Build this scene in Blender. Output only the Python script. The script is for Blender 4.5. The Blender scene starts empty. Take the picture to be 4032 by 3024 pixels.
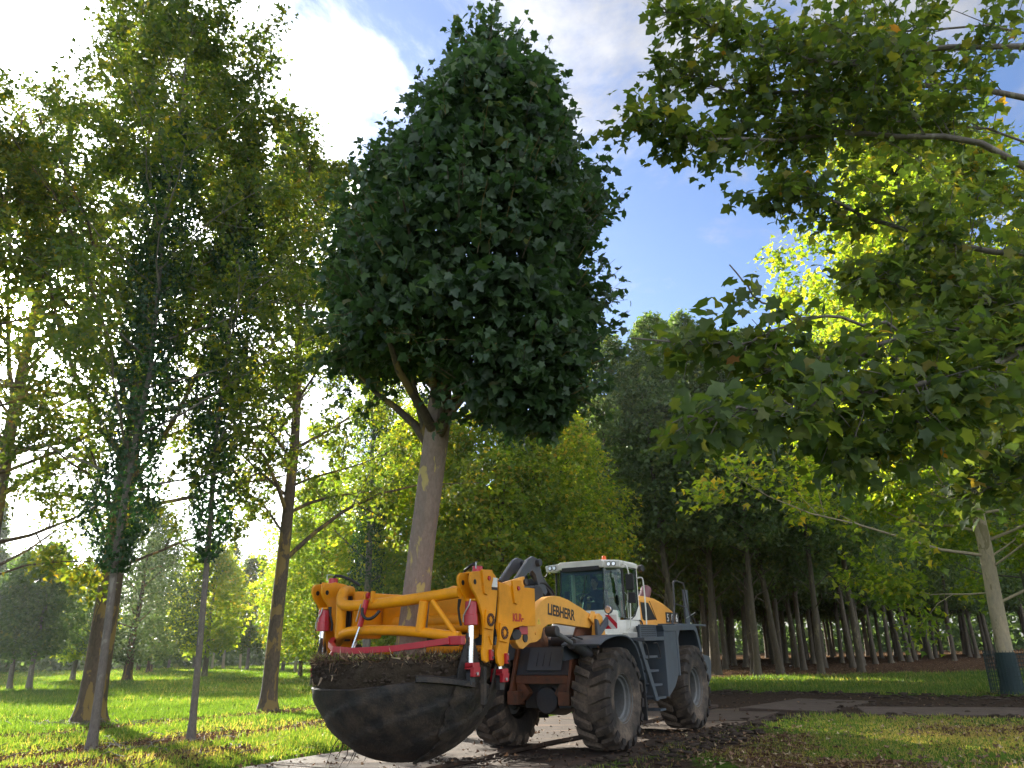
import bpy, bmesh, math, random
import numpy as np
from mathutils import Vector, Matrix

R_ = math.radians
scene = bpy.context.scene
C = scene.collection

# ------------------------------------------------------------------ camera
cam_data = bpy.data.cameras.new("camera")
cam_data.sensor_width = 36.0
cam_data.lens = 36.0 * 3029.0 / 4032.0
cam_data.clip_start = 0.1
cam_data.clip_end = 4000.0
cam = bpy.data.objects.new("camera", cam_data)
C.objects.link(cam)
PITCH, ROLL, EYE = R_(18.9), R_(1.3), 1.8
_fw = Vector((0, math.cos(PITCH), math.sin(PITCH)))
_up = Vector((0, -math.sin(PITCH), math.cos(PITCH)))
_rt = Vector((1, 0, 0))
rt = _rt * math.cos(ROLL) - _up * math.sin(ROLL)
up = _rt * math.sin(ROLL) + _up * math.cos(ROLL)
cam.matrix_world = Matrix(((rt.x, up.x, -_fw.x, 0), (rt.y, up.y, -_fw.y, 0),
                           (rt.z, up.z, -_fw.z, EYE), (0, 0, 0, 1)))
scene.camera = cam

# ------------------------------------------------------------------ sky, sun, exposure
SUN_EL, SUN_AZ = R_(21.5), R_(-35.3)          # azimuth from +Y towards +X
SUN_DIR = Vector((math.sin(SUN_AZ) * math.cos(SUN_EL), math.cos(SUN_AZ) * math.cos(SUN_EL), math.sin(SUN_EL)))
world = bpy.data.worlds.new("World")
scene.world = world
world.use_nodes = True
wt = world.node_tree
wt.nodes.clear()


class G:
    """tiny node-graph helper"""
    def __init__(self, tree):
        self.t = tree

    def n(self, typ, **kw):
        nd = self.t.nodes.new(typ)
        for k, v in kw.items():
            if k == 'ins':
                for kk, vv in v.items():
                    self.put(nd.inputs[kk], vv)
            else:
                setattr(nd, k, v)
        return nd

    def put(self, sock, v):
        if isinstance(v, bpy.types.NodeSocket):
            self.t.links.new(v, sock)
        else:
            sock.default_value = v

    def math(self, op, a, b=0.0, clamp=False):
        nd = self.n('ShaderNodeMath', operation=op, use_clamp=clamp)
        self.put(nd.inputs[0], a)
        self.put(nd.inputs[1], b)
        return nd.outputs[0]

    def ramp(self, fac, stops, interp='LINEAR'):
        nd = self.n('ShaderNodeValToRGB')
        cr = nd.color_ramp
        cr.interpolation = interp
        while len(cr.elements) > 1:
            cr.elements.remove(cr.elements[-1])
        cr.elements[0].position = stops[0][0]
        cr.elements[0].color = c4(stops[0][1])
        for p, c in stops[1:]:
            e = cr.elements.new(p)
            e.color = c4(c)
        self.put(nd.inputs[0], fac)
        return nd.outputs[0]

    def mix(self, fac, a, b, typ='MIX'):
        nd = self.n('ShaderNodeMix', data_type='RGBA', blend_type=typ)
        self.put(nd.inputs[0], fac)
        self.put(nd.inputs[6], c4(a) if not isinstance(a, bpy.types.NodeSocket) else a)
        self.put(nd.inputs[7], c4(b) if not isinstance(b, bpy.types.NodeSocket) else b)
        return nd.outputs[2]

    def noise(self, vec, scale, detail=4.0, rough=0.55, dist=0.0, w=None):
        nd = self.n('ShaderNodeTexNoise', ins={'Scale': scale, 'Detail': detail, 'Roughness': rough, 'Distortion': dist})
        if vec is not None:
            self.put(nd.inputs['Vector'], vec)
        return nd.outputs[0]


def c4(c):
    if isinstance(c, (int, float)):
        return (c, c, c, 1)
    return tuple(c) if len(c) == 4 else (c[0], c[1], c[2], 1.0)


g = G(wt)
out = g.n('ShaderNodeOutputWorld')
sky = g.n('ShaderNodeTexSky', sky_type='NISHITA', sun_disc=False, sun_elevation=SUN_EL, sun_rotation=SUN_AZ,
          altitude=0.0, air_density=1.0, dust_density=1.2, ozone_density=1.6)
tc = g.n('ShaderNodeTexCoord')
d = tc.outputs['Generated']
sep = g.n('ShaderNodeSeparateXYZ', ins={0: d})
dz = g.math('MAXIMUM', sep.outputs[2], 0.0)
den = g.math('ADD', dz, 0.12)
qx = g.math('DIVIDE', sep.outputs[0], den)
qy = g.math('DIVIDE', sep.outputs[1], den)
q = g.n('ShaderNodeCombineXYZ', ins={0: qx, 1: qy, 2: 0.0}).outputs[0]
dot = g.n('ShaderNodeVectorMath', operation='DOT_PRODUCT')
g.put(dot.inputs[0], d)
dot.inputs[1].default_value = SUN_DIR
sd = g.math('MAXIMUM', dot.outputs['Value'], 0.0)
warp = g.n('ShaderNodeVectorMath', operation='ADD')
g.put(warp.inputs[0], q)
warp.inputs[1].default_value = (21.53, 27.62, 0.0)
n1 = g.noise(warp.outputs[0], 2.3, 10.0, 0.62, 0.35)
back_fill = g.n('ShaderNodeMapRange', interpolation_type='SMOOTHSTEP', ins={0: g.math('MULTIPLY', dot.outputs['Value'], -1.0), 1: -0.3, 2: 0.6, 3: 0.0, 4: 6.0}).outputs[0]  # extra bright cloud away from the sun, unseen, added to lift shaded sides
# more cloud towards the sun and high up, clear towards the lower right
near = g.n('ShaderNodeMapRange', interpolation_type='SMOOTHSTEP', ins={0: sd, 1: 0.86, 2: 0.98, 3: 0.0, 4: 0.25}).outputs[0]
high = g.n('ShaderNodeMapRange', interpolation_type='SMOOTHSTEP', ins={0: sep.outputs[2], 1: 0.50, 2: 0.68, 3: 0.0, 4: 0.155}).outputs[0]
cov = g.math('ADD', n1, g.math('MAXIMUM', g.math('MAXIMUM', near, high), g.math('MULTIPLY', back_fill, 0.02)))
dens = g.n('ShaderNodeMapRange', interpolation_type='SMOOTHSTEP', ins={0: cov, 1: 0.53, 2: 0.74, 3: 0.0, 4: 1.0}).outputs[0]
low = g.n('ShaderNodeMapRange', interpolation_type='SMOOTHSTEP', ins={0: sep.outputs[2], 1: 0.0, 2: 0.22, 3: 0.55, 4: 0.0}).outputs[0]
dens = g.math('MAXIMUM', dens, low)
skyc = g.n('ShaderNodeVectorMath', operation='SCALE', ins={0: sky.outputs[0]})
skyc.inputs['Scale'].default_value = 0.37
fwd1 = g.math('POWER', sd, 13.0)
lum = g.math('ADD', g.math('ADD', 1.25, back_fill), g.math('MULTIPLY', fwd1, 22.0))
shade = g.n('ShaderNodeMapRange', ins={0: g.noise(warp.outputs[0], 5.0, 6.0, 0.6), 1: 0.3, 2: 0.7, 3: 0.66, 4: 1.15}).outputs[0]
lum = g.math('MULTIPLY', lum, shade)
ccol = g.n('ShaderNodeVectorMath', operation='SCALE')
ccol.inputs[0].default_value = (0.97, 0.985, 1.03)
g.put(ccol.inputs['Scale'], lum)
tintc = g.mix(1.0, skyc.outputs[0], (0.84, 0.94, 1.16), 'MULTIPLY')
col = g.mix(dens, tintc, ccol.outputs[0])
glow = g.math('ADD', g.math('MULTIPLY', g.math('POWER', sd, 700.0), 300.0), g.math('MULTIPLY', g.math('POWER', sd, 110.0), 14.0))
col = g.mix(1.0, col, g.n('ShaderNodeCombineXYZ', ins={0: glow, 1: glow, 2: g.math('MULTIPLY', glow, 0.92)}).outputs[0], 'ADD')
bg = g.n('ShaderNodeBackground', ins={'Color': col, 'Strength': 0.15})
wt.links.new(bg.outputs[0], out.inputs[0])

sun_data = bpy.data.lights.new("sun", 'SUN')
sun_data.energy = 4.4
sun_data.angle = R_(0.53)
sun_data.color = (1.0, 0.93, 0.80)
sun = bpy.data.objects.new("sun", sun_data)
sun.rotation_euler = SUN_DIR.to_track_quat('Z', 'Y').to_euler()
sun.location = (-20, 30, 30)
C.objects.link(sun)

scene.view_settings.view_transform = 'Standard'
scene.view_settings.look = 'None'
scene.view_settings.exposure = 2.0
scene.view_settings.gamma = 1.0
scene.view_settings.use_curve_mapping = False
scene.render.engine = 'CYCLES'
scene.cycles.max_bounces = 8
scene.cycles.diffuse_bounces = 4
scene.cycles.transmission_bounces = 6
scene.cycles.transparent_max_bounces = 8
scene.cycles.sample_clamp_indirect = 6.0
scene.cycles.use_denoising = True

# ------------------------------------------------------------------ mesh helpers


def tag(o, label=None, cat=None, group=None, kind=None):
    if label: o['label'] = label
    if cat: o['category'] = cat
    if group: o['group'] = group
    if kind: o['kind'] = kind
    return o


def empty(name, loc=(0, 0, 0), rz=0.0, parent=None):
    o = bpy.data.objects.new(name, None)
    o.location = loc
    o.rotation_euler = (0, 0, rz)
    o.parent = parent
    C.objects.link(o)
    return o


def link(name, me, mat, parent=None, loc=None):
    if mat is not None and not me.materials:
        me.materials.append(mat)
    o = bpy.data.objects.new(name, me)
    o.parent = parent
    if loc is not None:
        o.location = loc
    C.objects.link(o)
    return o


class MB:
    def __init__(self):
        self.v, self.f = [], []

    def add(self, vs, fs):
        k = len(self.v)
        self.v += [tuple(map(float, p)) for p in vs]
        self.f += [tuple(i + k for i in f) for f in fs]
        return self

    def box(self, x0, x1, y0, y1, z0, z1):
        vs = [(x, y, z) for x in (x0, x1) for y in (y0, y1) for z in (z0, z1)]
        return self.add(vs, [(0, 1, 3, 2), (4, 6, 7, 5), (0, 4, 5, 1), (2, 3, 7, 6), (0, 2, 6, 4), (1, 5, 7, 3)])

    def obox(self, c, ax, ay, az, hx, hy, hz):
        """box at c with unit axes and half sizes"""
        c, ax, ay, az = map(np.array, (c, ax, ay, az))
        vs = [c + ax * hx * sx + ay * hy * sy + az * hz * sz for sx in (-1, 1) for sy in (-1, 1) for sz in (-1, 1)]
        return self.add(vs, [(0, 1, 3, 2), (4, 6, 7, 5), (0, 4, 5, 1), (2, 3, 7, 6), (0, 2, 6, 4), (1, 5, 7, 3)])

    def prism(self, pts, a, b, plane='xz'):
        """outline extruded from a to b along the remaining axis"""
        mk = {'xz': lambda p, t: (p[0], t, p[1]), 'yz': lambda p, t: (t, p[0], p[1]), 'xy': lambda p, t: (p[0], p[1], t)}[plane]
        n = len(pts)
        vs = [mk(p, a) for p in pts] + [mk(p, b) for p in pts]
        fs = [tuple(range(n)), tuple(range(2 * n - 1, n - 1, -1))]
        fs += [(i, i + n, (i + 1) % n + n, (i + 1) % n) for i in range(n)]
        return self.add(vs, fs)

    def loft(self, rings, close=True, caps=True):
        n = len(rings[0])
        vs = [p for r in rings for p in r]
        fs = []
        for i in range(len(rings) - 1):
            for j in range(n if close else n - 1):
                a, b = i * n + j, i * n + (j + 1) % n
                fs.append((a, b, b + n, a + n))
        if caps and close:
            fs += [tuple(range(n)), tuple(range(len(vs) - 1, len(vs) - n - 1, -1))]
        return self.add(vs, fs)

    def tube(self, pts, r, n=8, caps=True):
        pts = np.array(pts, float)
        rs = np.full(len(pts), r) if np.isscalar(r) else np.array(r, float)
        t = np.gradient(pts, axis=0)
        t /= np.linalg.norm(t, axis=1)[:, None] + 1e-9
        ref = np.array([0, 0, 1.0]) if abs(t[0][2]) < .9 else np.array([1.0, 0, 0])
        u = np.cross(t[0], ref)
        u /= np.linalg.norm(u)
        rings = []
        an = np.arange(n) * 2 * math.pi / n
        for i in range(len(pts)):
            u = u - t[i] * (u @ t[i])
            u /= np.linalg.norm(u)
            w = np.cross(t[i], u)
            rings.append(pts[i] + rs[i] * (np.cos(an)[:, None] * u + np.sin(an)[:, None] * w))
        return self.loft(rings, True, caps)

    def cyl(self, p0, p1, r, n=16, r1=None):
        return self.tube([p0, p1], [r, r if r1 is None else r1], n)

    def lathe(self, prof, n=48, axis='y', c=(0, 0, 0), closed=False, a0=0.0, a1=2 * math.pi):
        """prof: (radius, t along axis)"""
        full = abs(a1 - a0 - 2 * math.pi) < 1e-6
        m = n if full else n + 1
        rings = []
        for i in range(m):
            a = a0 + (a1 - a0) * i / n
            ca, sa = math.cos(a), math.sin(a)
            if axis == 'y':
                rings.append([(c[0] + r * ca, c[1] + t, c[2] + r * sa) for r, t in prof])
            else:
                rings.append([(c[0] + r * ca, c[1] + r * sa, c[2] + t) for r, t in prof])
        if full:
            rings.append(rings[0])
        k = len(prof)
        vs = [p for r in rings[:m] for p in r]
        fs = []
        for i in range(n):
            for j in range(k if closed else k - 1):
                a, b = (i % m) * k + j, (i % m) * k + (j + 1) % k
                e, f = ((i + 1) % m) * k + j, ((i + 1) % m) * k + (j + 1) % k
                fs.append((a, e, f, b))
        return self.add(vs, fs)

    def mesh(self, name, smooth=False):
        me = bpy.data.meshes.new(name)
        me.from_pydata(self.v, [], self.f)
        bm = bmesh.new()
        bm.from_mesh(me)
        bmesh.ops.remove_doubles(bm, verts=bm.verts, dist=1e-5)
        bmesh.ops.recalc_face_normals(bm, faces=bm.faces)
        bm.to_mesh(me)
        bm.free()
        if smooth:
            me.polygons.foreach_set('use_smooth', [True] * len(me.polygons))
            try:
                me.set_sharp_from_angle(angle=R_(40))
            except Exception:
                pass
        return me

    def build(self, name, mat, parent=None, bevel=0.0, smooth=False, loc=None, seg=2):
        o = link(name, self.mesh(name, smooth), mat, parent, loc)
        if bevel > 0:
            m = o.modifiers.new("bevel", 'BEVEL')
            m.width = bevel
            m.segments = seg
            m.limit_method = 'ANGLE'
            m.angle_limit = R_(35)
            o.data.polygons.foreach_set('use_smooth', [True] * len(o.data.polygons))
            m.harden_normals = True
        return o


def np_mesh(name, V, F, attrs=None):
    """V (n,3), F (m,k) uniform face size"""
    me = bpy.data.meshes.new(name)
    m, k = F.shape
    me.vertices.add(len(V))
    me.vertices.foreach_set('co', np.ascontiguousarray(V, dtype=np.float32).ravel())
    me.loops.add(m * k)
    me.loops.foreach_set('vertex_index', np.ascontiguousarray(F, dtype=np.int32).ravel())
    me.polygons.add(m)
    me.polygons.foreach_set('loop_start', np.arange(0, m * k, k, dtype=np.int32))
    try:
        me.polygons.foreach_set('loop_total', np.full(m, k, dtype=np.int32))
    except Exception:
        pass
    for nm, arr in (attrs or {}).items():
        a = me.attributes.new(nm, 'FLOAT', 'POINT')
        a.data.foreach_set('value', np.ascontiguousarray(arr, dtype=np.float32))
    me.update(calc_edges=True)
    return me


_FB = {}


def fbm(x, y, seed=0, oct=4):
    """cheap smooth 2-D value noise, numpy"""
    if (seed, oct) not in _FB:
        rs = np.random.RandomState(seed)
        _FB[(seed, oct)] = [(rs.rand(256, 256), rs.rand() * 100, rs.rand() * 100) for _ in range(oct)]
    tot = np.zeros_like(x, dtype=float)
    amp, fr, nrm = 1.0, 1.0, 0.0
    for o in range(oct):
        tab, ox_, oy_ = _FB[(seed, oct)][o]
        X, Y = x * fr + ox_, y * fr + oy_
        xi, yi = np.floor(X).astype(int), np.floor(Y).astype(int)
        fx, fy = X - xi, Y - yi
        fx, fy = fx * fx * (3 - 2 * fx), fy * fy * (3 - 2 * fy)
        a = tab[xi % 256, yi % 256]; b = tab[(xi + 1) % 256, yi % 256]
        c = tab[xi % 256, (yi + 1) % 256]; e = tab[(xi + 1) % 256, (yi + 1) % 256]
        tot += amp * ((a * (1 - fx) + b * fx) * (1 - fy) + (c * (1 - fx) + e * fx) * fy)
        nrm += amp
        amp *= .5
        fr *= 2.03
    return tot / nrm

# ------------------------------------------------------------------ materials


def new_mat(name):
    m = bpy.data.materials.new(name)
    m.use_nodes = True
    m.node_tree.nodes.clear()
    gg = G(m.node_tree)
    o = gg.n('ShaderNodeOutputMaterial')
    return m, gg, o


def paint(name, col, rough=0.4, dirt=0.35, dirt_col=(0.09, 0.07, 0.05), scale=3.0, metallic=0.0, bump=0.0, spec=0.5, coat=0.0, low=None):
    m, gg, o = new_mat(name)
    tcx = gg.n('ShaderNodeTexCoord').outputs['Object']
    n_ = gg.noise(tcx, scale, 6.0, 0.65)
    n2 = gg.noise(tcx, scale * 9, 4.0, 0.6)
    f = gg.n('ShaderNodeMapRange', ins={0: n_, 1: 0.42, 2: 0.78, 3: 0.0, 4: 1.0}).outputs[0]
    f2 = gg.math('MULTIPLY', gg.math('MULTIPLY', f, n2), dirt * 1.9, True)
    c = gg.mix(f2, col, dirt_col)
    v = gg.n('ShaderNodeMapRange', ins={0: gg.noise(tcx, scale * .6, 2.0), 1: 0.3, 2: 0.7, 3: 0.9, 4: 1.1}).outputs[0]
    hs = gg.n('ShaderNodeHueSaturation', ins={'Value': v, 'Color': c})
    b = gg.n('ShaderNodeBsdfPrincipled', ins={'Base Color': hs.outputs[0], 'Metallic': metallic})
    b.inputs['Specular IOR Level'].default_value = spec
    b.inputs['Coat Weight'].default_value = coat
    rr = gg.n('ShaderNodeMapRange', ins={0: n_, 1: 0.3, 2: 0.8, 3: max(rough - .06, .03), 4: min(rough + .25, 1.0)}).outputs[0]
    gg.put(b.inputs['Roughness'], rr)
    if bump > 0:
        bp = gg.n('ShaderNodeBump', ins={'Height': gg.noise(tcx, scale * 6, 6.0, 0.7), 'Strength': bump, 'Distance': 0.03})
        gg.put(b.inputs['Normal'], bp.outputs[0])
    m.node_tree.links.new(b.outputs[0], o.inputs[0])
    return m


M = {}
M['spade_orange'] = paint('spade_orange_paint', (0.78, 0.30, 0.004), 0.40, 0.32, scale=2.5, spec=0.28)
M['loader_yellow'] = paint('loader_yellow_paint', (0.80, 0.37, 0.045), 0.42, 0.30, scale=2.0)
M['hood_yellow'] = paint('hood_yellow_paint', (0.80, 0.36, 0.06), 0.38, 0.15, scale=1.5)
M['red'] = paint('red_paint', (0.42, 0.010, 0.022), 0.32, 0.22, scale=4.0, coat=0.2)
M['maroon'] = paint('maroon_exhaust', (0.16, 0.055, 0.06), 0.45, 0.4, scale=5.0)
M['cab_white'] = paint('cab_white_paint', (0.70, 0.68, 0.60), 0.4, 0.22, scale=3.0)
M['steel_blue'] = paint('slate_blue_paint', (0.050, 0.064, 0.080), 0.45, 0.5, dirt_col=(0.11, 0.095, 0.08), scale=1.8)
M['dark_metal'] = paint('dark_greasy_metal', (0.030, 0.031, 0.035), 0.5, 0.6, dirt_col=(0.09, 0.065, 0.045), scale=3.0, bump=0.2)
M['crank'] = paint('worn_slate_paint', (0.055, 0.065, 0.08), 0.5, 0.7, dirt_col=(0.12, 0.10, 0.08), scale=4.0)
M['rusty'] = paint('muddy_orange_frame', (0.15, 0.048, 0.016), 0.65, 1.3, dirt_col=(0.05, 0.035, 0.025), scale=2.5, bump=0.2)
M['black'] = paint('black_rubber', (0.012, 0.012, 0.013), 0.55, 0.3, scale=6.0)
M['gap'] = paint('dark_recess', (0.01, 0.01, 0.01), 0.7, 0.1)
M['chrome'] = paint('chrome_rod', (0.72, 0.73, 0.74), 0.16, 0.08, metallic=1.0, scale=4.0)
M['zinc'] = paint('zinc_fitting', (0.5, 0.5, 0.48), 0.35, 0.2, metallic=1.0)
M['blade_steel'] = paint('mud_smeared_blade', (0.022, 0.020, 0.019), 0.55, 1.2, dirt_col=(0.085, 0.060, 0.042), scale=4.2, bump=0.5, spec=0.35)
M['soil'] = paint('packed_soil', (0.045, 0.032, 0.022), 0.95, 0.8, dirt_col=(0.09, 0.07, 0.05), scale=5.0, bump=1.0, spec=0.15)
M['clod'] = paint('soil_clods', (0.040, 0.029, 0.021), 0.95, 0.8, dirt_col=(0.075, 0.055, 0.04), scale=4.0, bump=0.6, spec=0.2)
M['cut_root'] = paint('cut_root', (0.30, 0.21, 0.13), 0.8, 0.4)
M['root'] = paint('roots', (0.035, 0.022, 0.015), 0.9, 0.4)
M['tyre'] = paint('muddy_tyre', (0.032, 0.028, 0.025), 0.85, 1.3, dirt_col=(0.17, 0.13, 0.095), scale=2.0, bump=0.7, spec=0.25)
M['rim'] = paint('muddy_rim', (0.115, 0.12, 0.118), 0.6, 0.9, dirt_col=(0.08, 0.065, 0.05), scale=4.0, bump=0.3)
M['sticker_white'] = paint('sticker_white', (0.72, 0.70, 0.66), 0.35, 0.15)
M['sticker_red'] = paint('sticker_red', (0.55, 0.012, 0.03), 0.3, 0.15)
M['sticker_yellow'] = paint('sticker_yellow', (0.75, 0.5, 0.05), 0.4, 0.1)
M['text_black'] = paint('text_black', (0.015, 0.013, 0.012), 0.5, 0.1)
M['text_red'] = paint('text_red', (0.5, 0.03, 0.01), 0.4, 0.1)
M['orange_lamp'] = paint('orange_lens', (0.85, 0.12, 0.01), 0.25, 0.05)
M['shirt'] = paint('navy_shirt', (0.012, 0.016, 0.035), 0.9, 0.1)
M['skin'] = paint('skin', (0.42, 0.22, 0.15), 0.5, 0.05, dirt_col=(0.3, 0.12, 0.08))
M['hair'] = paint('hair', (0.05, 0.025, 0.015), 0.7, 0.1)
M['seat'] = paint('seat_fabric', (0.03, 0.03, 0.035), 0.9, 0.3)
M['red_bottle'] = paint('red_extinguisher', (0.5, 0.03, 0.01), 0.35, 0.1)
M['guard_net'] = paint('dark_green_mesh', (0.008, 0.028, 0.028), 0.7, 0.2)

m, gg, o = new_mat('lamp_glass')
b = gg.n('ShaderNodeBsdfPrincipled', ins={'Base Color': (0.75, 0.75, 0.72, 1), 'Roughness': 0.12, 'Metallic': 0.75})
m.node_tree.links.new(b.outputs[0], o.inputs[0]); M['lamp'] = m

m, gg, o = new_mat('cab_glass')
tr = gg.n('ShaderNodeBsdfTransparent', ins={'Color': (0.62, 0.74, 0.67, 1)})
gl = gg.n('ShaderNodeBsdfGlossy', ins={'Color': (1, 1, 1, 1), 'Roughness': 0.01})
tcx = gg.n('ShaderNodeTexCoord').outputs['Object']
bp = gg.n('ShaderNodeBump', ins={'Height': gg.noise(tcx, 2.2, 2.0), 'Strength': 0.12, 'Distance': 0.1})
gg.put(gl.inputs['Normal'], bp.outputs[0])
fr = gg.n('ShaderNodeFresnel', ins={'IOR': 1.55})
fac = gg.math('MULTIPLY', fr.outputs[0], 0.5, True)
mx = gg.n('ShaderNodeMixShader', ins={0: fac, 1: tr.outputs[0], 2: gl.outputs[0]})
m.node_tree.links.new(mx.outputs[0], o.inputs[0]); M['glass'] = m


def leaf_mat(name, stops, trans=0.5, tcol=(1.9, 2.2, 0.9), rough=0.5):
    m, gg, o = new_mat(name)
    at = gg.n('ShaderNodeAttribute', attribute_name='tint')
    oi = gg.n('ShaderNodeObjectInfo')
    f = gg.math('ADD', at.outputs['Fac'], gg.math('MULTIPLY', gg.math('SUBTRACT', oi.outputs['Random'], 0.5), 0.12))
    c = gg.ramp(f, stops)
    b = gg.n('ShaderNodeBsdfPrincipled', ins={'Base Color': c, 'Roughness': rough})
    b.inputs['Specular IOR Level'].default_value = 0.35
    tc_ = gg.mix(1.0, c, tcol, 'MULTIPLY')
    t = gg.n('ShaderNodeBsdfTranslucent', ins={'Color': tc_})
    mx = gg.n('ShaderNodeMixShader', ins={0: trans, 1: b.outputs[0], 2: t.outputs[0]})
    m.node_tree.links.new(mx.outputs[0], o.inputs[0])
    return m


GREEN = [(0.0, (0.026, 0.050, 0.014)), (0.35, (0.048, 0.078, 0.017)), (0.6, (0.085, 0.105, 0.018)), (0.8, (0.14, 0.14, 0.02)), (0.95, (0.22, 0.17, 0.02)), (1.0, (0.24, 0.10, 0.02))]
M['leaf'] = leaf_mat('plane_leaves', GREEN, 0.5, (2.6, 2.6, 0.9))
M['leaf_dark'] = leaf_mat('dark_plane_leaves', [(0.0, (0.028, 0.055, 0.027)), (0.6, (0.052, 0.090, 0.040)), (0.85, (0.08, 0.12, 0.04)), (1.0, (0.16, 0.14, 0.07))], 0.35, (1.8, 2.2, 0.9), 0.42)
M['leaf_forest'] = leaf_mat('forest_leaves', [(0.0, (0.046, 0.086, 0.034)), (0.6, (0.095, 0.140, 0.048)), (1.0, (0.18, 0.18, 0.05))], 0.42, (2.2, 2.3, 0.8))
M['leaf_light'] = leaf_mat('light_plane_leaves', [(0.0, (0.05, 0.095, 0.018)), (0.5, (0.10, 0.15, 0.022)), (0.85, (0.19, 0.21, 0.03)), (1.0, (0.27, 0.19, 0.03))], 0.6, (3.2, 3.1, 0.8))
M['leaf_over'] = leaf_mat('overhanging_leaves', [(0.0, (0.035, 0.065, 0.022)), (0.4, (0.06, 0.095, 0.026)), (0.7, (0.11, 0.13, 0.03)), (0.93, (0.18, 0.15, 0.03)), (1.0, (0.24, 0.11, 0.03))], 0.5, (2.6, 2.6, 0.9))
M['leaf_ivy'] = leaf_mat('ivy_leaves', [(0.0, (0.010, 0.032, 0.012)), (1.0, (0.03, 0.07, 0.02))], 0.3, (1.8, 2.2, 0.8), 0.35)
M['leaf_willow'] = leaf_mat('greyish_leaves', [(0.0, (0.045, 0.075, 0.030)), (0.7, (0.085, 0.12, 0.05)), (1.0, (0.15, 0.16, 0.06))], 0.45, (1.9, 2.0, 1.0))
M['grass'] = leaf_mat('grass_blades', [(0.0, (0.038, 0.075, 0.016)), (0.6, (0.072, 0.125, 0.022)), (0.9, (0.15, 0.17, 0.05)), (1.0, (0.22, 0.18, 0.08))], 0.5, (2.6, 2.5, 0.8))
M['fallen'] = leaf_mat('fallen_leaves', [(0.0, (0.05, 0.028, 0.017)), (0.5, (0.11, 0.065, 0.038)), (0.85, (0.26, 0.16, 0.09)), (1.0, (0.42, 0.34, 0.20))], 0.15, (1.2, 1.0, 0.8), 0.8)


def bark(name, base, patch, amt, scale=3.0, dark=(0.03, 0.024, 0.018)):
    m, gg, o = new_mat(name)
    tcx = gg.n('ShaderNodeTexCoord').outputs['Object']
    mp = gg.n('ShaderNodeMapping', ins={0: tcx})
    mp.inputs['Scale'].default_value = (1, 1, 0.42)
    v = mp.outputs[0]
    n_ = gg.noise(v, scale * 1.3, 5.0, 0.55, 0.4)
    mask = gg.n('ShaderNodeMapRange', ins={0: n_, 1: 1 - amt - .03, 2: 1 - amt, 3: 0.0, 4: 1.0}).outputs[0]
    fine = gg.noise(v, scale * 9, 6.0, 0.7)
    c0 = gg.mix(gg.n('ShaderNodeMapRange', ins={0: fine, 1: 0.35, 2: 0.7, 3: 0, 4: 1}).outputs[0], dark, base)
    vor = gg.n('ShaderNodeTexVoronoi', ins={'Vector': v, 'Scale': scale * 4.0})
    c0 = gg.mix(0.35, c0, gg.mix(vor.outputs['Color'], base, (base[0] * 1.5, base[1] * 1.35, base[2] * 1.25)))
    c = gg.mix(mask, c0, patch)
    b = gg.n('ShaderNodeBsdfPrincipled', ins={'Base Color': c, 'Roughness': 0.85})
    b.inputs['Specular IOR Level'].default_value = 0.25
    h = gg.math('ADD', fine, gg.math('MULTIPLY', vor.outputs['Distance'], 0.8))
    h = gg.math('SUBTRACT', h, gg.math('MULTIPLY', mask, 0.5))
    bp = gg.n('ShaderNodeBump', ins={'Height': h, 'Strength': 0.6, 'Distance': 0.02})
    gg.put(b.inputs['Normal'], bp.outputs[0])
    m.node_tree.links.new(b.outputs[0], o.inputs[0])
    return m


M['bark_plane'] = bark('plane_bark', (0.27, 0.205, 0.165), (0.46, 0.35, 0.13), 0.37, 3.0, dark=(0.15, 0.11, 0.085))
M['bark_dark'] = bark('dark_bark', (0.105, 0.080, 0.055), (0.19, 0.13, 0.045), 0.45, 2.0)
M['bark_grey'] = bark('grey_bark', (0.16, 0.145, 0.125), (0.22, 0.20, 0.16), 0.38, 3.0, dark=(0.07, 0.06, 0.05))
M['bark_forest'] = bark('forest_bark', (0.10, 0.085, 0.058), (0.16, 0.135, 0.08), 0.40, 2.0, dark=(0.05, 0.04, 0.03))
M['bark_pale'] = bark('pale_bark', (0.36, 0.31, 0.20), (0.20, 0.17, 0.09), 0.38, 1.8, dark=(0.20, 0.17, 0.12))

# ground
m, gg, o = new_mat('ground_cover')
pos = gg.n('ShaderNodeNewGeometry').outputs['Position']
soil_a = gg.n('ShaderNodeAttribute', attribute_name='soil').outputs['Fac']
lit_a = gg.n('ShaderNodeAttribute', attribute_name='litter').outputs['Fac']
nf = gg.noise(pos, 14.0, 8.0, 0.7)
nm = gg.noise(pos, 1.1, 6.0, 0.6)
nl = gg.noise(pos, 0.13, 4.0, 0.6)
grassc = gg.ramp(gg.math('ADD', gg.math('MULTIPLY', nf, 0.5), gg.math('MULTIPLY', nm, 0.5)), [(0.3, (0.030, 0.055, 0.012)), (0.5, (0.070, 0.125, 0.018)), (0.7, (0.12, 0.17, 0.03))])
grassc = gg.mix(gg.n('ShaderNodeMapRange', ins={0: nl, 1: 0.45, 2: 0.7, 3: 0.0, 4: 0.5}).outputs[0], grassc, (0.10, 0.10, 0.035))
vl = gg.n('ShaderNodeTexVoronoi', ins={'Vector': pos, 'Scale': 11.0})
sepc = gg.n('ShaderNodeSeparateColor', ins={0: vl.outputs['Color']})
litc = gg.ramp(sepc.outputs[0], [(0.0, (0.045, 0.022, 0.013)), (0.5, (0.085, 0.052, 0.030)), (0.9, (0.16, 0.10, 0.055)), (1.0, (0.26, 0.18, 0.11))])
soilc = gg.ramp(nf, [(0.3, (0.028, 0.020, 0.015)), (0.6, (0.065, 0.048, 0.036)), (0.8, (0.11, 0.085, 0.062))])
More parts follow.
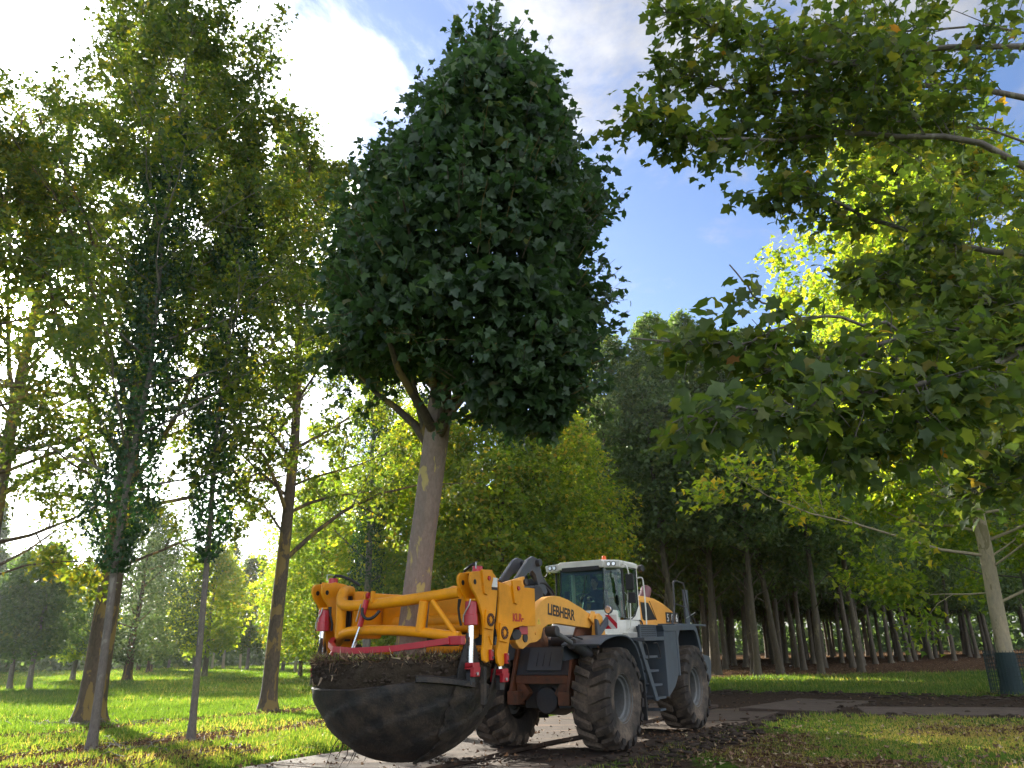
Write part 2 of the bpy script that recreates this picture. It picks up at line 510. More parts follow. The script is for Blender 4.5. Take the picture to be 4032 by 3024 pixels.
jit = gg.math('MULTIPLY', gg.math('SUBTRACT', nm, 0.5), 1.1)
fl = gg.n('ShaderNodeMapRange', ins={0: gg.math('ADD', lit_a, jit), 1: 0.4, 2: 0.6, 3: 0, 4: 1}).outputs[0]
fs_ = gg.n('ShaderNodeMapRange', ins={0: gg.math('ADD', soil_a, jit), 1: 0.42, 2: 0.58, 3: 0, 4: 1}).outputs[0]
cc = gg.mix(fs_, gg.mix(fl, grassc, litc), soilc)
b = gg.n('ShaderNodeBsdfPrincipled', ins={'Base Color': cc, 'Roughness': 0.95})
b.inputs['Specular IOR Level'].default_value = 0.0
bp = gg.n('ShaderNodeBump', ins={'Height': gg.math('ADD', nf, nm), 'Strength': 0.9, 'Distance': 0.06})
gg.put(b.inputs['Normal'], bp.outputs[0])
m.node_tree.links.new(b.outputs[0], o.inputs[0]); M['ground'] = m

M['mat_mud'] = paint('mud_covered_mat', (0.085, 0.062, 0.048), 0.9, 0.9, dirt_col=(0.045, 0.033, 0.026), scale=2.0, bump=0.6, spec=0.2)
# mats: tan boards smeared with mud
m, gg, o = new_mat('track_mat_surface')
pos = gg.n('ShaderNodeNewGeometry').outputs['Position']
oi = gg.n('ShaderNodeObjectInfo')
mp = gg.n('ShaderNodeMapping', ins={0: pos})
mp.inputs['Rotation'].default_value = (0, 0, R_(-57))
mp.inputs['Scale'].default_value = (0.35, 1.6, 1.0)
n_ = gg.noise(mp.outputs[0], 1.5, 8.0, 0.7, 0.5)
n2 = gg.noise(pos, 18.0, 6.0, 0.7)
fa = gg.n('ShaderNodeMapRange', ins={0: gg.math('ADD', n_, gg.math('MULTIPLY', n2, 0.25)), 1: 0.41, 2: 0.60, 3: 0.0, 4: 1.0}).outputs[0]
base = gg.mix(oi.outputs['Random'], (0.205, 0.118, 0.066), (0.15, 0.090, 0.056))
cc = gg.mix(fa, base, (0.055, 0.037, 0.026))
b = gg.n('ShaderNodeBsdfPrincipled', ins={'Base Color': cc, 'Roughness': 0.8})
b.inputs['Specular IOR Level'].default_value = 0.3
bp = gg.n('ShaderNodeBump', ins={'Height': gg.math('ADD', n_, n2), 'Strength': 0.5, 'Distance': 0.02})
gg.put(b.inputs['Normal'], bp.outputs[0])
m.node_tree.links.new(b.outputs[0], o.inputs[0]); M['mat'] = m

# ================================================================== GROUND
def inpoly(x, y, poly):
    r = np.zeros(x.shape, bool)
    n = len(poly)
    for i in range(n):
        x1, y1 = poly[i]
        x2, y2 = poly[(i + 1) % n]
        if y1 == y2: continue
        c = ((y1 > y) != (y2 > y)) & (x < (x2 - x1) * (y - y1) / (y2 - y1) + x1)
        r ^= c
    return r


def polydist(x, y, poly, closed=True):
    dmin = np.full(x.shape, 1e9)
    n = len(poly)
    for i in range(n if closed else n - 1):
        x1, y1 = poly[i]
        x2, y2 = poly[(i + 1) % n]
        dx, dy = x2 - x1, y2 - y1
        t = np.clip(((x - x1) * dx + (y - y1) * dy) / (dx * dx + dy * dy), 0, 1)
        dmin = np.minimum(dmin, np.hypot(x - x1 - t * dx, y - y1 - t * dy))
    return dmin


def soft(x, y, poly, w):
    """1 inside, falling to 0 over w outside"""
    s = polydist(x, y, poly)
    ins = inpoly(x, y, poly)
    return np.clip(np.where(ins, .5 + s / w, .5 - s / w), 0, 1)


MD, MN, MP = (.54, .842), (.842, -.54), (-4.8, 14.2)
def matpt(s, w): return (MP[0] + MD[0] * s + MN[0] * w, MP[1] + MD[1] * s + MN[1] * w)


POLY_MATS = [matpt(-3, 0), matpt(15.6, 0), matpt(15.6, 5.4), matpt(-3, 5.4)]
POLY_TRACK = [(3.5, 28.5), (6.6, 33.8), (9.8, 31.2), (12.2, 28.6), (15.5, 25.8), (24, 23.0), (40, 21), (40, 14), (20, 16.2), (12.6, 18.6), (9.2, 20.0), (7.6, 22.2), (6.2, 20.1), (5.0, 18.6), (4.6, 20.0), (3.0, 24)]
POLY_PATCH = [(.9, 12.6), (1.8, 14.0), (3.4, 16.4), (5.0, 18.6), (5.9, 18.0), (4.4, 15.6), (3.2, 14.0), (3.6, 12.4), (3.0, 11.5), (.6, 11.5)]
POLY_FOREST = [(4.5, 43), (12, 44.5), (20, 44.5), (32, 46.5), (60, 52), (120, 90), (90, 130), (30, 140), (6, 110), (3, 60)]
LITTER_LINES = [([(-16, 17.2), (-12.5, 20.4), (-11.4, 21.9), (-9.6, 24.6), (-7.3, 27.4), (-3, 33)], .95),
                ([(-12, 14.2), (-9.9, 16.3), (-8.6, 17.2), (-7.4, 18.6), (-6.1, 20.6), (-4.6, 22.6)], 1.25),
                ([(-9.5, 13.4), (-7.2, 14.9), (-5.6, 16.4)], .8),
                ([(-45, 50), (-36, 62), (-28, 63.5), (-18, 64)], .8),
                ([(16.1, 27.1), (16.4, 27.3)], .9)]


def masks(x, y):
    wob = (fbm(x * .55, y * .55, 3) - .5) * 1.8
    wob2 = (fbm(x * .55, y * .55, 4) - .5) * 1.8
    xx, yy = x + wob, y + wob2
    soil = np.maximum(soft(x, y, POLY_MATS, .7), soft(xx, yy, POLY_TRACK, .8))
    soil = np.maximum(soil, soft(xx, yy, POLY_PATCH, 1.2) * .56)
    lit = soft(xx, yy, POLY_FOREST, 3.0)
    for ln, w in LITTER_LINES:
        lit = np.maximum(lit, np.clip(1.25 - polydist(xx, yy, ln, False) / w, 0, 1))
    n = fbm(x * .35, y * .35, 8)
    near_right = np.clip((x - 1.5) / 2, 0, 1) * np.clip((19.5 - y) / 2, 0, 1)
    lit = np.maximum(lit, near_right * np.clip((n - .36) * 3.2, .12, .62))
    near_left = np.clip((-3.5 - x) / 2, 0, 1) * np.clip((16.6 - y) / 1.5, 0, 1)
    lit = np.maximum(lit, near_left * np.clip((n - .38) * 2.4, 0, .55))
    return soil, lit


def ground_h(x, y, soil=None):
    if soil is None: soil = masks(x, y)[0]
    h = (fbm(x * .4, y * .4, 11) - .5) * .10 + (fbm(x * 2.2, y * 2.2, 12) - .5) * .05
    far = np.clip((np.hypot(x, y) - 40) / 60, 0, 1)
    h = h * (1 - far)
    h -= np.clip(soil - .4, 0, 1) * .03
    h += np.clip(soil * 1.6 - .5, 0, 1) * ((fbm(x * 1.3, y * 2.6, 14) - .5) * .16 + (fbm(x * 5, y * 5, 15, 2) - .5) * .05) * (1 - far)
    m_ = soft(x, y, POLY_MATS, .5)
    return h * (1 - m_) - .13 * m_


def axis_pts(lo, hi, a, b, st, gr):
    core = list(np.arange(a, b + 1e-6, st))
    r, s_, p = [], st, b
    while p < hi:
        s_ *= gr
        p += s_
        r.append(min(p, hi))
    l_, s_, p = [], st, a
    while p > lo:
        s_ *= gr
        p -= s_
        l_.append(max(p, lo))
    return np.array(l_[::-1] + core + r)


gx = axis_pts(-1500, 1500, -22, 26, .22, 1.09)
gy = axis_pts(-200, 2500, 11, 42, .22, 1.07)
GX, GY = np.meshgrid(gx, gy, indexing='ij')
soil_v, lit_v = masks(GX.ravel(), GY.ravel())
GZ = ground_h(GX.ravel(), GY.ravel(), soil_v)
nx, ny = len(gx), len(gy)
I, J = np.meshgrid(np.arange(nx - 1), np.arange(ny - 1), indexing='ij')
a_ = (I * ny + J).ravel()
F_ = np.stack([a_, a_ + ny, a_ + ny + 1, a_ + 1], 1)
gm = np_mesh("ground", np.stack([GX.ravel(), GY.ravel(), GZ], 1), F_, {'soil': soil_v, 'litter': lit_v})
gm.polygons.foreach_set('use_smooth', np.ones(len(gm.polygons), bool))
tag(link("ground", gm, M['ground']), kind='structure')

# track mats, each a board of its own
rng = random.Random(5)
mats = []
rows = [(-2.9, .6), (.68, 5.1), (5.18, 9.7), (9.78, 13.4), (13.48, 15.6)]
rows2 = [(-2.9, 2.3), (2.38, 6.6), (6.68, 10.9), (10.98, 15.2)]
mats += [(s0, s1, 0.03, 3.00, 0, 0) for s0, s1 in rows]
mats += [(s0, s1, 3.05, 5.40, 0, 0) for s0, s1 in rows2]
MAT_LABELS = ["tan track mat at the near left edge, below the hanging root ball", "muddy tan track mat lying under the lifted root ball",
              "tan track mat under the far front tyre of the loader", "dappled track mat behind the far front tyre", "last track mat of the far column, behind the loader",
              "muddy brown track mat nearest the camera", "track mat under the near front tyre of the loader", "track mat carrying the near rear tyre of the loader",
              "pale pinkish track mat lit by the sun behind the loader"]
GRP_M = "track mats laid under the wheel loader"
for i, (s0, s1, w0, w1, _, _) in enumerate(mats):
    cx, cy = matpt((s0 + s1) / 2, (w0 + w1) / 2)
    L2, W2 = (s1 - s0) / 2, (w1 - w0) / 2
    mb = MB()
    th = .075
    nxs, nys = 12, 5
    # slightly warped board, boxed
    top = [[(-L2 + 2 * L2 * i_ / nxs, -W2 + 2 * W2 * j_ / nys) for j_ in range(nys + 1)] for i_ in range(nxs + 1)]
    ph = rng.random() * 6
    def hz(px, py): return .006 * math.sin(px * 1.7 + ph) + .005 * math.sin(py * 2.3 + ph * 2)
    rings = []
    for i_ in range(nxs + 1):
        r = [(top[i_][j_][0], top[i_][j_][1], hz(*top[i_][j_])) for j_ in range(nys + 1)]
        r += [(top[i_][j_][0], top[i_][j_][1], hz(*top[i_][j_]) - th) for j_ in range(nys, -1, -1)]
        rings.append(r)
    mb.loft(rings)
    o = mb.build("track_mat", M['mat'], None, .006)
    o.location = (cx, cy, -.012 + rng.uniform(-.004, .004))
    tiltz = [0, .035, 0, .02, 0, 0, .0, 0.0, .03][i]
    if i >= 5: o.location.z = -.042
    o.rotation_euler = (-.030 if i >= 5 else rng.uniform(-.003, .003), 0, math.atan2(MD[1], MD[0]) + rng.uniform(-.012, .012))
    tag(o, MAT_LABELS[i], "track mat", GRP_M)
for i, (cx, cy, az, L2, W2, lab) in enumerate([
        (11.2, 21.3, -.28, 2.3, 1.1, "mud-covered track mat on the dirt track right of the loader"),
        (8.6, 24.6, .9, 2.4, 1.2, "track mat half buried in mud behind the rear tyre"),
        (15.9, 20.3, -.12, 2.3, 1.1, "mud-covered track mat at the far right edge of the dirt track")]):
    mb = MB().box(-L2, L2, -W2, W2, -.08, 0)
    o = mb.build("track_mat", M['mat_mud'], None, .006)
    o.location = (cx, cy, .03)
    o.rotation_euler = (.012, .008, az)
    tag(o, lab, "track mat", "track mats on the dirt track")

# ------------------------------------------------------------------ leaf machinery
T10 = (np.array([(0, .36, .02), (0, .04, 0), (.33, -.06, .04), (.36, .16, .09), (.62, .44, .05), (.32, .50, .10), (.24, .74, .06), (0, 1.0, -.12), (-.24, .74, .06), (-.32, .50, .10), (-.62, .44, .05), (-.36, .16, .09), (-.33, -.06, .04)]),
       np.array([(0, i, i % 12 + 1) for i in range(1, 13)]))
T4 = (np.array([(0, 0, 0), (.50, .28, .12), (.17, .50, .04), (0, 1.0, -.05), (-.17, .50, .04), (-.50, .28, .12)]),
      np.array([(0, 1, 2), (0, 2, 3), (0, 3, 4), (0, 4, 5)]))
T2 = (np.array([(0, 0, 0), (.46, .45, .10), (0, 1.0, 0), (-.46, .45, .10)]), np.array([(0, 1, 2), (0, 2, 3)]))


def unit(a): return a / (np.linalg.norm(a, axis=1)[:, None] + 1e-9)


def leaf_mesh(name, P, size, N, T, tint, tmpl):
    V0, F0 = tmpl
    N = unit(N)
    Y = unit(T - N * np.sum(T * N, 1)[:, None])
    X = np.cross(Y, N)
    s = size[:, None, None]
    V = P[:, None, :] + s * (V0[None, :, 0:1] * X[:, None] + V0[None, :, 1:2] * Y[:, None] + V0[None, :, 2:3] * N[:, None])
    n, k = len(P), len(V0)
    F = (F0[None] + (np.arange(n) * k)[:, None, None]).reshape(-1, 3)
    return np_mesh(name, V.reshape(-1, 3), F, {'tint': np.repeat(tint, k)})


def leaf_arrays(rs, P, size, outward=None, droop=.6, flat=.9, tint_mu=.35, tint_sd=.16):
    n = len(P)
    N = rs.normal(size=(n, 3)) * .75 + np.array([0, 0, flat])
    T = rs.normal(size=(n, 3)) * .7 + np.array([0, 0, -droop])
    if outward is not None:
        T += outward * .7
        N += outward * .25
    sz = size * rs.uniform(.6, 1.2, n)
    tint = np.clip(rs.normal(tint_mu, tint_sd, n), 0, .96)
    return sz, N, T, tint


def fast_tubes(name, tubes, n=6):
    """tubes: list of (pts list, radii list) -> one mesh, numpy"""
    V, F, k = [], [], 0
    an = np.arange(n) * 2 * math.pi / n
    ca, sa = np.cos(an)[:, None], np.sin(an)[:, None]
    for pts, rs_ in tubes:
        pts = np.asarray(pts, float)
        t = np.gradient(pts, axis=0)
        t /= np.linalg.norm(t, axis=1)[:, None] + 1e-9
        ref = np.array([0, 0, 1.0]) if abs(t[0][2]) < .9 else np.array([1.0, 0, 0])
        u = np.cross(t, ref)
        u /= np.linalg.norm(u, axis=1)[:, None] + 1e-9
        w = np.cross(t, u)
        rs_ = np.asarray(rs_, float)
        ring = pts[:, None, :] + rs_[:, None, None] * (ca[None] * u[:, None] + sa[None] * w[:, None])
        m = len(pts)
        V.append(ring.reshape(-1, 3))
        i = np.arange(m - 1)[:, None] * n + np.arange(n)[None]
        j = np.arange(m - 1)[:, None] * n + (np.arange(n)[None] + 1) % n
        F.append((np.stack([i, j, j + n, i + n], -1) + k).reshape(-1, 4))
        k += m * n
    me = np_mesh(name, np.concatenate(V), np.concatenate(F))
    me.polygons.foreach_set('use_smooth', np.ones(len(me.polygons), bool))
    return me


def trunk_curve(rs, H, lean=(0, 0), wob=.25, n=16):
    t = np.linspace(0, 1, n)
    x = lean[0] * H * t + wob * (np.interp(t, np.linspace(0, 1, 6), rs.normal(size=6) * .5) * t)
    y = lean[1] * H * t + wob * (np.interp(t, np.linspace(0, 1, 6), rs.normal(size=6) * .5) * t)
    return np.stack([x, y, H * t], 1)


def at_curve(cv, z):
    return np.array([np.interp(z, cv[:, 2], cv[:, 0]), np.interp(z, cv[:, 2], cv[:, 1]), z])


def flare(cv, r0, taper=.85, kick=.55):
    """radii along a trunk with a root flare"""
    H = cv[-1, 2]
    t = cv[:, 2] / H
    return r0 * ((1 - t) ** taper * .97 + .03) * (1 + kick * np.exp(-cv[:, 2] / .28))


def densify_base(cv):
    """more rings low on the trunk so that the flare is round"""
    z = np.unique(np.concatenate([[-.15, 0, .08, .18, .32, .5, .8, 1.2], cv[:, 2]]))
    z = z[(z <= cv[-1, 2])]
    return np.array([at_curve(cv, max(zz, 0)) * np.array([1, 1, 0]) + np.array([0, 0, zz]) for zz in z])


def skeleton(rs, cv, r0, cb, top, Rf, nprim, up0=.75, nsec=6, ntw=3, sag=0.0, zpow=.8, br=1.0):
    """primary, secondary and twig polylines; returns tubes, leafy points (pos, dir)"""
    tubes, leafp, leafd = [], [], []
    H = cv[-1, 2]
    for i in range(nprim):
        f = (i + rs.rand()) / nprim
        z0 = cb + (top - cb) * f ** zpow * .94
        az = i * 2.39996 + rs.uniform(-.4, .4)
        base = at_curve(cv, z0)
        rbase = r0 * max(.05, (1 - z0 / H)) ** .85
        el = up0 * rs.uniform(.4, 1.15) * (1.0 + .4 * f)
        L = Rf(z0 + 1.0, az) * rs.uniform(.65, 1.08) / math.cos(min(el, 1.05))
        d = np.array([math.cos(az) * math.cos(el), math.sin(az) * math.cos(el), math.sin(el)])
        m = 7
        pts = [base]
        cur = d.copy()
        for k in range(1, m):
            cur = cur + rs.normal(size=3) * .12 + np.array([0, 0, (-.05 - sag) if el > .8 else .03 - sag])
            cur /= np.linalg.norm(cur)
            pts.append(pts[-1] + cur * L / (m - 1))
        pts = np.array(pts)
        rb = min(rbase * .55, .013 * L + .010) * br
        tubes.append((pts, np.linspace(rb, .006, m)))
        for s in range(nsec):
            t = .25 + .75 * (s + rs.rand()) / nsec
            k = t * (m - 1)
            k0 = min(int(k), m - 2)
            b0 = pts[k0] + (pts[k0 + 1] - pts[k0]) * (k - k0)
            dd = unit((pts[k0 + 1] - pts[k0])[None])[0]
            side = rs.normal(size=3)
            side -= dd * (side @ dd)
            side /= np.linalg.norm(side) + 1e-9
            sd_ = dd * .6 + side * .9 + np.array([0, 0, .1])
            sd_ /= np.linalg.norm(sd_)
            Ls = L * rs.uniform(.22, .42) * (1.15 - .5 * t)
            sp = [b0]
            c2 = sd_
            for q_ in range(3):
                c2 = c2 + rs.normal(size=3) * .16 + np.array([0, 0, -.04 - sag])
                c2 /= np.linalg.norm(c2)
                sp.append(sp[-1] + c2 * Ls / 3)
            sp = np.array(sp)
            tubes.append((sp, np.linspace(max(rb * (1 - t) * .6, .007), .004, 4)))
            for tw in range(ntw):
                tt = rs.uniform(.2, 1.0) * 3
                kk = min(int(tt), 2)
                tb = sp[kk] + (sp[kk + 1] - sp[kk]) * (tt - kk)
                td = c2 * .5 + rs.normal(size=3) * .7
                td /= np.linalg.norm(td)
                Lt = rs.uniform(.3, .75) * min(1.0, Ls)
                te = tb + td * Lt
                tubes.append((np.array([tb, (tb + te) / 2 + rs.normal(size=3) * .03, te]), [.004, .003, .002]))
                for u_ in np.linspace(.15, 1.05, 4):
                    leafp.append(tb + (te - tb) * u_)
                    leafd.append(td)
            for u_ in np.linspace(.4, 1.0, 4):
                kk = min(int(u_ * 3), 2)
                leafp.append(sp[kk] + (sp[kk + 1] - sp[kk]) * (u_ * 3 - kk))
                leafd.append(c2)
    return tubes, np.array(leafp), np.array(leafd)


def ivy_cloud(rs, cv, z0, z1, rad, n, size):
    z = z0 + (z1 - z0) * rs.rand(n) ** .9
    az = rs.uniform(0, 2 * math.pi, n)
    lump = fbm(z * 1.1 + 7, az * .9, rs.randint(99))
    env = rad * (.25 + 1.25 * lump) * np.clip((z1 + .6 - z) / 2.5, .15, 1) * np.clip((z - z0 + .4) / 1.6, .15, 1)
    r = env * rs.uniform(.25, 1.0, n) ** .6 + .08
    base = np.stack([np.interp(z, cv[:, 2], cv[:, 0]), np.interp(z, cv[:, 2], cv[:, 1]), z], 1)
    outd = np.stack([np.cos(az), np.sin(az), np.zeros(n)], 1)
    P = base + outd * r[:, None]
    sz, N, T, tint = leaf_arrays(rs, P, size, outd, .8, .2, .5, .2)
    return leaf_mesh("ivy", P, sz, N + outd, T, tint, T4)


def big_tree(name, label, cat, pos, H, r0, cb, Rmax, nprim, nleaf, seed, lean=(0, 0), ivy=None, mat_b='bark_dark', mat_l='leaf', lsize=.17,
             tint=(.42, .2), top=None, tmpl=T4, group=None, peak=.45, wob=.4, spread=.16, up0=.75, ntw=3, nsec=6, shape=None, br=1.0):
    rs = np.random.RandomState(seed)
    root = empty(name, (pos[0], pos[1], 0))
    tag(root, label, cat, group)
    cv = trunk_curve(rs, H, lean, wob)
    cvd = densify_base(cv)
    top = top or H
    def Rf(z, az):
        t = np.clip((z - cb) / (top - cb), 0.02, 1)
        s = shape(t) if shape else (np.sin(math.pi * t ** peak)) ** .7
        return Rmax * max(float(s), .12) * (1 + .18 * math.sin(az * 2 + seed) + .12 * math.sin(az * 3 + seed * 2))
    tb, lp, ld = skeleton(rs, cv, r0, cb, top * .96, Rf, nprim, up0, nsec, ntw, br=br)
    link("trunk", fast_tubes("trunk", [(cvd, flare(cvd, r0))], 18), M[mat_b], root)
    tag(link("branches", fast_tubes("branches", tb, 5), M[mat_b], root), kind='stuff')
    idx = rs.randint(0, len(lp), nleaf)
    P = lp[idx] + rs.normal(size=(nleaf, 3)) * spread
    sz, N, T, ti = leaf_arrays(rs, P, lsize, ld[idx], .7, .8, *tint)
    clump = fbm(P[:, 0] * .6 + 50, P[:, 2] * .6 + 50, seed % 50)
    ti = np.clip(ti + (clump - .5) * .30, 0, 1)
    tag(link("crown", leaf_mesh("crown", P, sz, N, T, ti, tmpl), M[mat_l], root), kind='stuff')
    if ivy:
        z0, z1, rad, n = ivy
        tag(link("ivy", ivy_cloud(rs, cv, z0, z1, rad, n, .13), M['leaf_ivy'], root), kind='stuff')
    return root


# ---- the left row
big_tree("plane_tree", "thick brown-barked plane tree behind the slim ivy-clad trunk at the left edge", "tree", (-12.6, 24.4), 26, .38, 3.7, 7.6, 56, 43000, 11,
         lean=(.012, 0), mat_b='bark_dark', tint=(.46, .17), group="row of large trees at the left", lsize=.185, br=.8)
big_tree("ivy_clad_tree", "slim grey trunk with ivy in front of the thick brown plane tree", "tree", (-8.87, 17.43), 20.5, .088, 4.6, 4.8, 36, 17500, 22,
         lean=(.004, -.004), ivy=(3.6, 15.5, .75, 8000), mat_b='bark_grey', tint=(.48, .18), group="slim ivy-clad trees at the left", lsize=.165, up0=.6)
big_tree("ivy_clad_tree", "slimmest ivy-clad tree standing alone between the two thick trunks", "tree", (-7.29, 18.62), 17.5, .078, 5.0, 3.6, 28, 9500, 33,
         lean=(-.004, 0), ivy=(3.9, 15, .62, 7000), mat_b='bark_grey', tint=(.48, .18), group="slim ivy-clad trees at the left", lsize=.165, up0=.6)
big_tree("plane_tree", "dark-barked plane tree with flared foot just left of the loader", "tree", (-8.32, 27.48), 23, .26, 4.6, 5.6, 46, 33000, 44,
         lean=(.018, 0), mat_b='bark_dark', tint=(.55, .18), group="row of large trees at the left", lsize=.195, br=.8)
big_tree("plane_tree", "leafy tree beyond the left row whose crown fills the top left corner", "tree", (-21.0, 31.0), 29, .35, 5.0, 8.0, 44, 20000, 55,
         mat_b='bark_dark', tint=(.45, .2), group="row of large trees at the left", lsize=.21)
big_tree("plane_tree", "plane tree at the left edge whose yellow-green lower boughs hang into the picture", "tree", (-15.6, 20.6), 19, .3, 2.3, 7.4, 44, 27000, 56,
         mat_b='bark_dark', tint=(.58, .2), group="row of large trees at the left", lsize=.18, up0=.36, peak=.34, br=.6)
# ---- behind the spade
big_tree("ivy_clad_tree", "ivy-clad slender tree behind the spade, left of the lifted trunk", "tree", (-7.0, 37.5), 19, .2, 4, 3.6, 22, 11000, 66,
         ivy=(3.0, 15, .9, 7000), mat_b='bark_grey', mat_l='leaf_light', tint=(.45, .2), lsize=.2)

# ---- the tree with a guard at the right
T5 = big_tree("plane_tree", "pale-barked plane tree with a dark mesh guard round its foot at the right", "tree", (16.1, 27.1), 24, .26, 2.6, 7.2, 76, 72000, 77,
              lean=(.012, 0), mat_b='bark_pale', mat_l='leaf_light', tint=(.55, .22), lsize=.27, up0=.36, peak=.40, spread=.33, br=.55)
gd = MB()
for zz in np.arange(.05, 1.35, .13):
    gd.lathe([(.62, zz), (.63, zz), (.63, zz + .014), (.62, zz + .014)], 24, 'z', closed=True)
for k in range(40):
    a = k * 2 * math.pi / 40
    gd.obox((.625 * math.cos(a), .625 * math.sin(a), .7), (math.cos(a), math.sin(a), 0), (-math.sin(a), math.cos(a), 0), (0, 0, 1), .005, .007, .66)
o = gd.build("mesh_guard", M['guard_net'], T5)
tag(o, kind='stuff')
MB().lathe([(.40, 0.0), (.33, .3), (.30, 1.3), (.29, 1.3), (.31, .3), (.38, 0)], 18, 'z', closed=True).build("guard_sleeve", M['guard_net'], T5, smooth=True)

big_tree("plane_tree", "leafy tree behind the guarded plane tree at the right edge", "tree", (22.5, 35.0), 21, .25, 3.0, 6.2, 40, 26000, 78,
         mat_b='bark_grey', mat_l='leaf_light', tint=(.5, .22), lsize=.28, up0=.4, peak=.42, spread=.35, br=.55)
# ---- crown-cloud trees, shared meshes
def cloud_crown(name, seed, cb, top, R, n, size, tmpl=T2, tint=(.45, .2), shell=.5, lumps=.35, shape=None, flat=.8):
    rs = np.random.RandomState(seed)
    t = rs.rand(n) ** .95
    az = rs.uniform(0, 2 * math.pi, n)
    z = cb + (top - cb) * t
    prof = shape(t) if shape is not None else np.sin(math.pi * np.clip(t * .9 + .08, 0, 1) ** .75) ** .6
    lump = fbm(z * .75 + 20, (az + 9) * 1.6, seed % 60, 3)
    env = R * prof * (1 - lumps + 2 * lumps * lump)
    r = env * (shell + (1 - shell) * rs.rand(n) ** .7)
    outd = np.stack([np.cos(az), np.sin(az), (t - .4) * .8], 1)
    P = np.stack([np.cos(az) * r, np.sin(az) * r, z], 1) + rs.normal(size=(n, 3)) * .12
    P[:, 2] += (lump - .5) * 1.6
    sz, N, T, ti = leaf_arrays(rs, P, size, unit(outd), .6, flat, *tint)
    ti = np.clip(ti + (lump - .5) * .5, 0, 1)
    return leaf_mesh(name, P, sz, N, T, ti, tmpl)


def plain_trunk(name, seed, H, r0, cb, nb=10, lean=.01, L=2.0, taper=.8):
    rs = np.random.RandomState(seed)
    cv = trunk_curve(rs, H, (rs.normal() * lean, rs.normal() * lean), .35, 10)
    cvd = densify_base(cv)
    tb = [(cvd, flare(cvd, r0, taper, .45))]
    for i in range(nb):
        z0 = cb * .8 + (H * .85 - cb * .8) * (i + rs.rand()) / nb
        az = i * 2.4 + rs.rand()
        b0 = at_curve(cv, z0)
        el = rs.uniform(.3, .9)
        d_ = np.array([math.cos(az) * math.cos(el), math.sin(az) * math.cos(el), math.sin(el)]) * L * rs.uniform(.6, 1.1)
        tb.append((np.array([b0, b0 + d_ * .5 + rs.normal(size=3) * .1, b0 + d_ + rs.normal(size=3) * .2]), [r0 * .22, r0 * .13, .012]))
    return fast_tubes(name, tb, 9)


def cloud_tree(name, label, cat, pos, meshes, s=1.0, rz=0.0, group=None, sz=None):
    root = empty(name, (pos[0], pos[1], 0), rz)
    root.scale = (s, s, sz or s)
    tag(root, label, cat, group)
    tr_, cr_, mb_, ml_ = meshes
    link("trunk", tr_, M[mb_], root)
    tag(link("crown", cr_, M[ml_], root), kind='stuff')
    return root


FOREST = [(plain_trunk("forest_trunk", 100 + k, 17, .185, 4.0, 24, .022, 2.0),
           cloud_crown("forest_crown", 200 + k, 4.3 + .4 * k, 18.8, 3.4, 14500, .30, T4, (.45, .2), .45, .4), 'bark_forest', 'leaf_forest') for k in range(3)]
FOREST_TALL = [(FOREST[k][0], cloud_crown("tall_forest_crown", 250 + k, 6.0 + .5 * k, 19.2, 3.0, 11500, .30, T4, (.45, .2), .45, .4), 'bark_forest', 'leaf_forest') for k in range(2)]
rs = np.random.RandomState(9)
front = [(11.84, 48.8), (14.27, 49.9), (14.7, 58.3), (17.3, 54.3), (18.5, 53.3), (21.5, 63.9), (21.2, 56.9), (22.8, 56.0), (25.2, 60.1), (27.5, 63.2), (29.3, 64.5),
         (24.1, 67.0), (26.1, 71.4), (23.3, 71.2), (32.9, 70.4), (34.8, 71.9), (36.9, 73.3), (35.5, 66.8), (43.4, 78.8), (9.2, 50.5), (7.4, 56.5), (12.6, 55.2)]
pts_f = list(front)
# plantation grid behind the front trees
ux, uy = np.array([.80, .60]), np.array([-.60, .80])
for i in range(-3, 18):
    for j in range(0, 10):
        p_ = np.array([12.0, 50.0]) + ux * i * 3.8 + uy * (j * 4.2 + 1.5) + rs.normal(size=2) * .45
        if p_[1] < 49 or p_[0] < 5.5 or p_[0] > 78 or p_[1] > 104: continue
        if min(np.hypot(p_[0] - a, p_[1] - b) for a, b in pts_f) < 2.3: continue
        if abs(p_[0] / p_[1]) > .80: continue
        pts_f.append(tuple(p_))
FR = sorted(range(len(front)), key=lambda k: front[k][0] / front[k][1])
ORD = ['first', 'second', 'third', 'fourth', 'fifth', 'sixth', 'seventh', 'eighth', 'ninth', 'tenth', 'eleventh', 'twelfth', 'thirteenth', 'fourteenth', 'fifteenth', 'sixteenth', 'seventeenth', 'eighteenth', 'nineteenth', 'twentieth', 'twenty-first', 'twenty-second']
for k, (x, y) in enumerate(pts_f):
    fr_ = k < len(front)
    s = rs.uniform(.95, 1.14)
    cloud_tree("forest_tree", (ORD[FR.index(k)] + " trunk from the left along the plantation's front edge") if fr_ else "straight trunk deep in the rows of the plantation", "tree",
               (x, y), FOREST_TALL[rs.randint(2)] if x < 12.5 and y < 62 else FOREST[rs.randint(3)], s, rs.uniform(0, 6.28), "trees at the plantation edge" if fr_ else "trees inside the plantation", s * rs.uniform(.95, 1.12))
print("forest trees", len(pts_f))

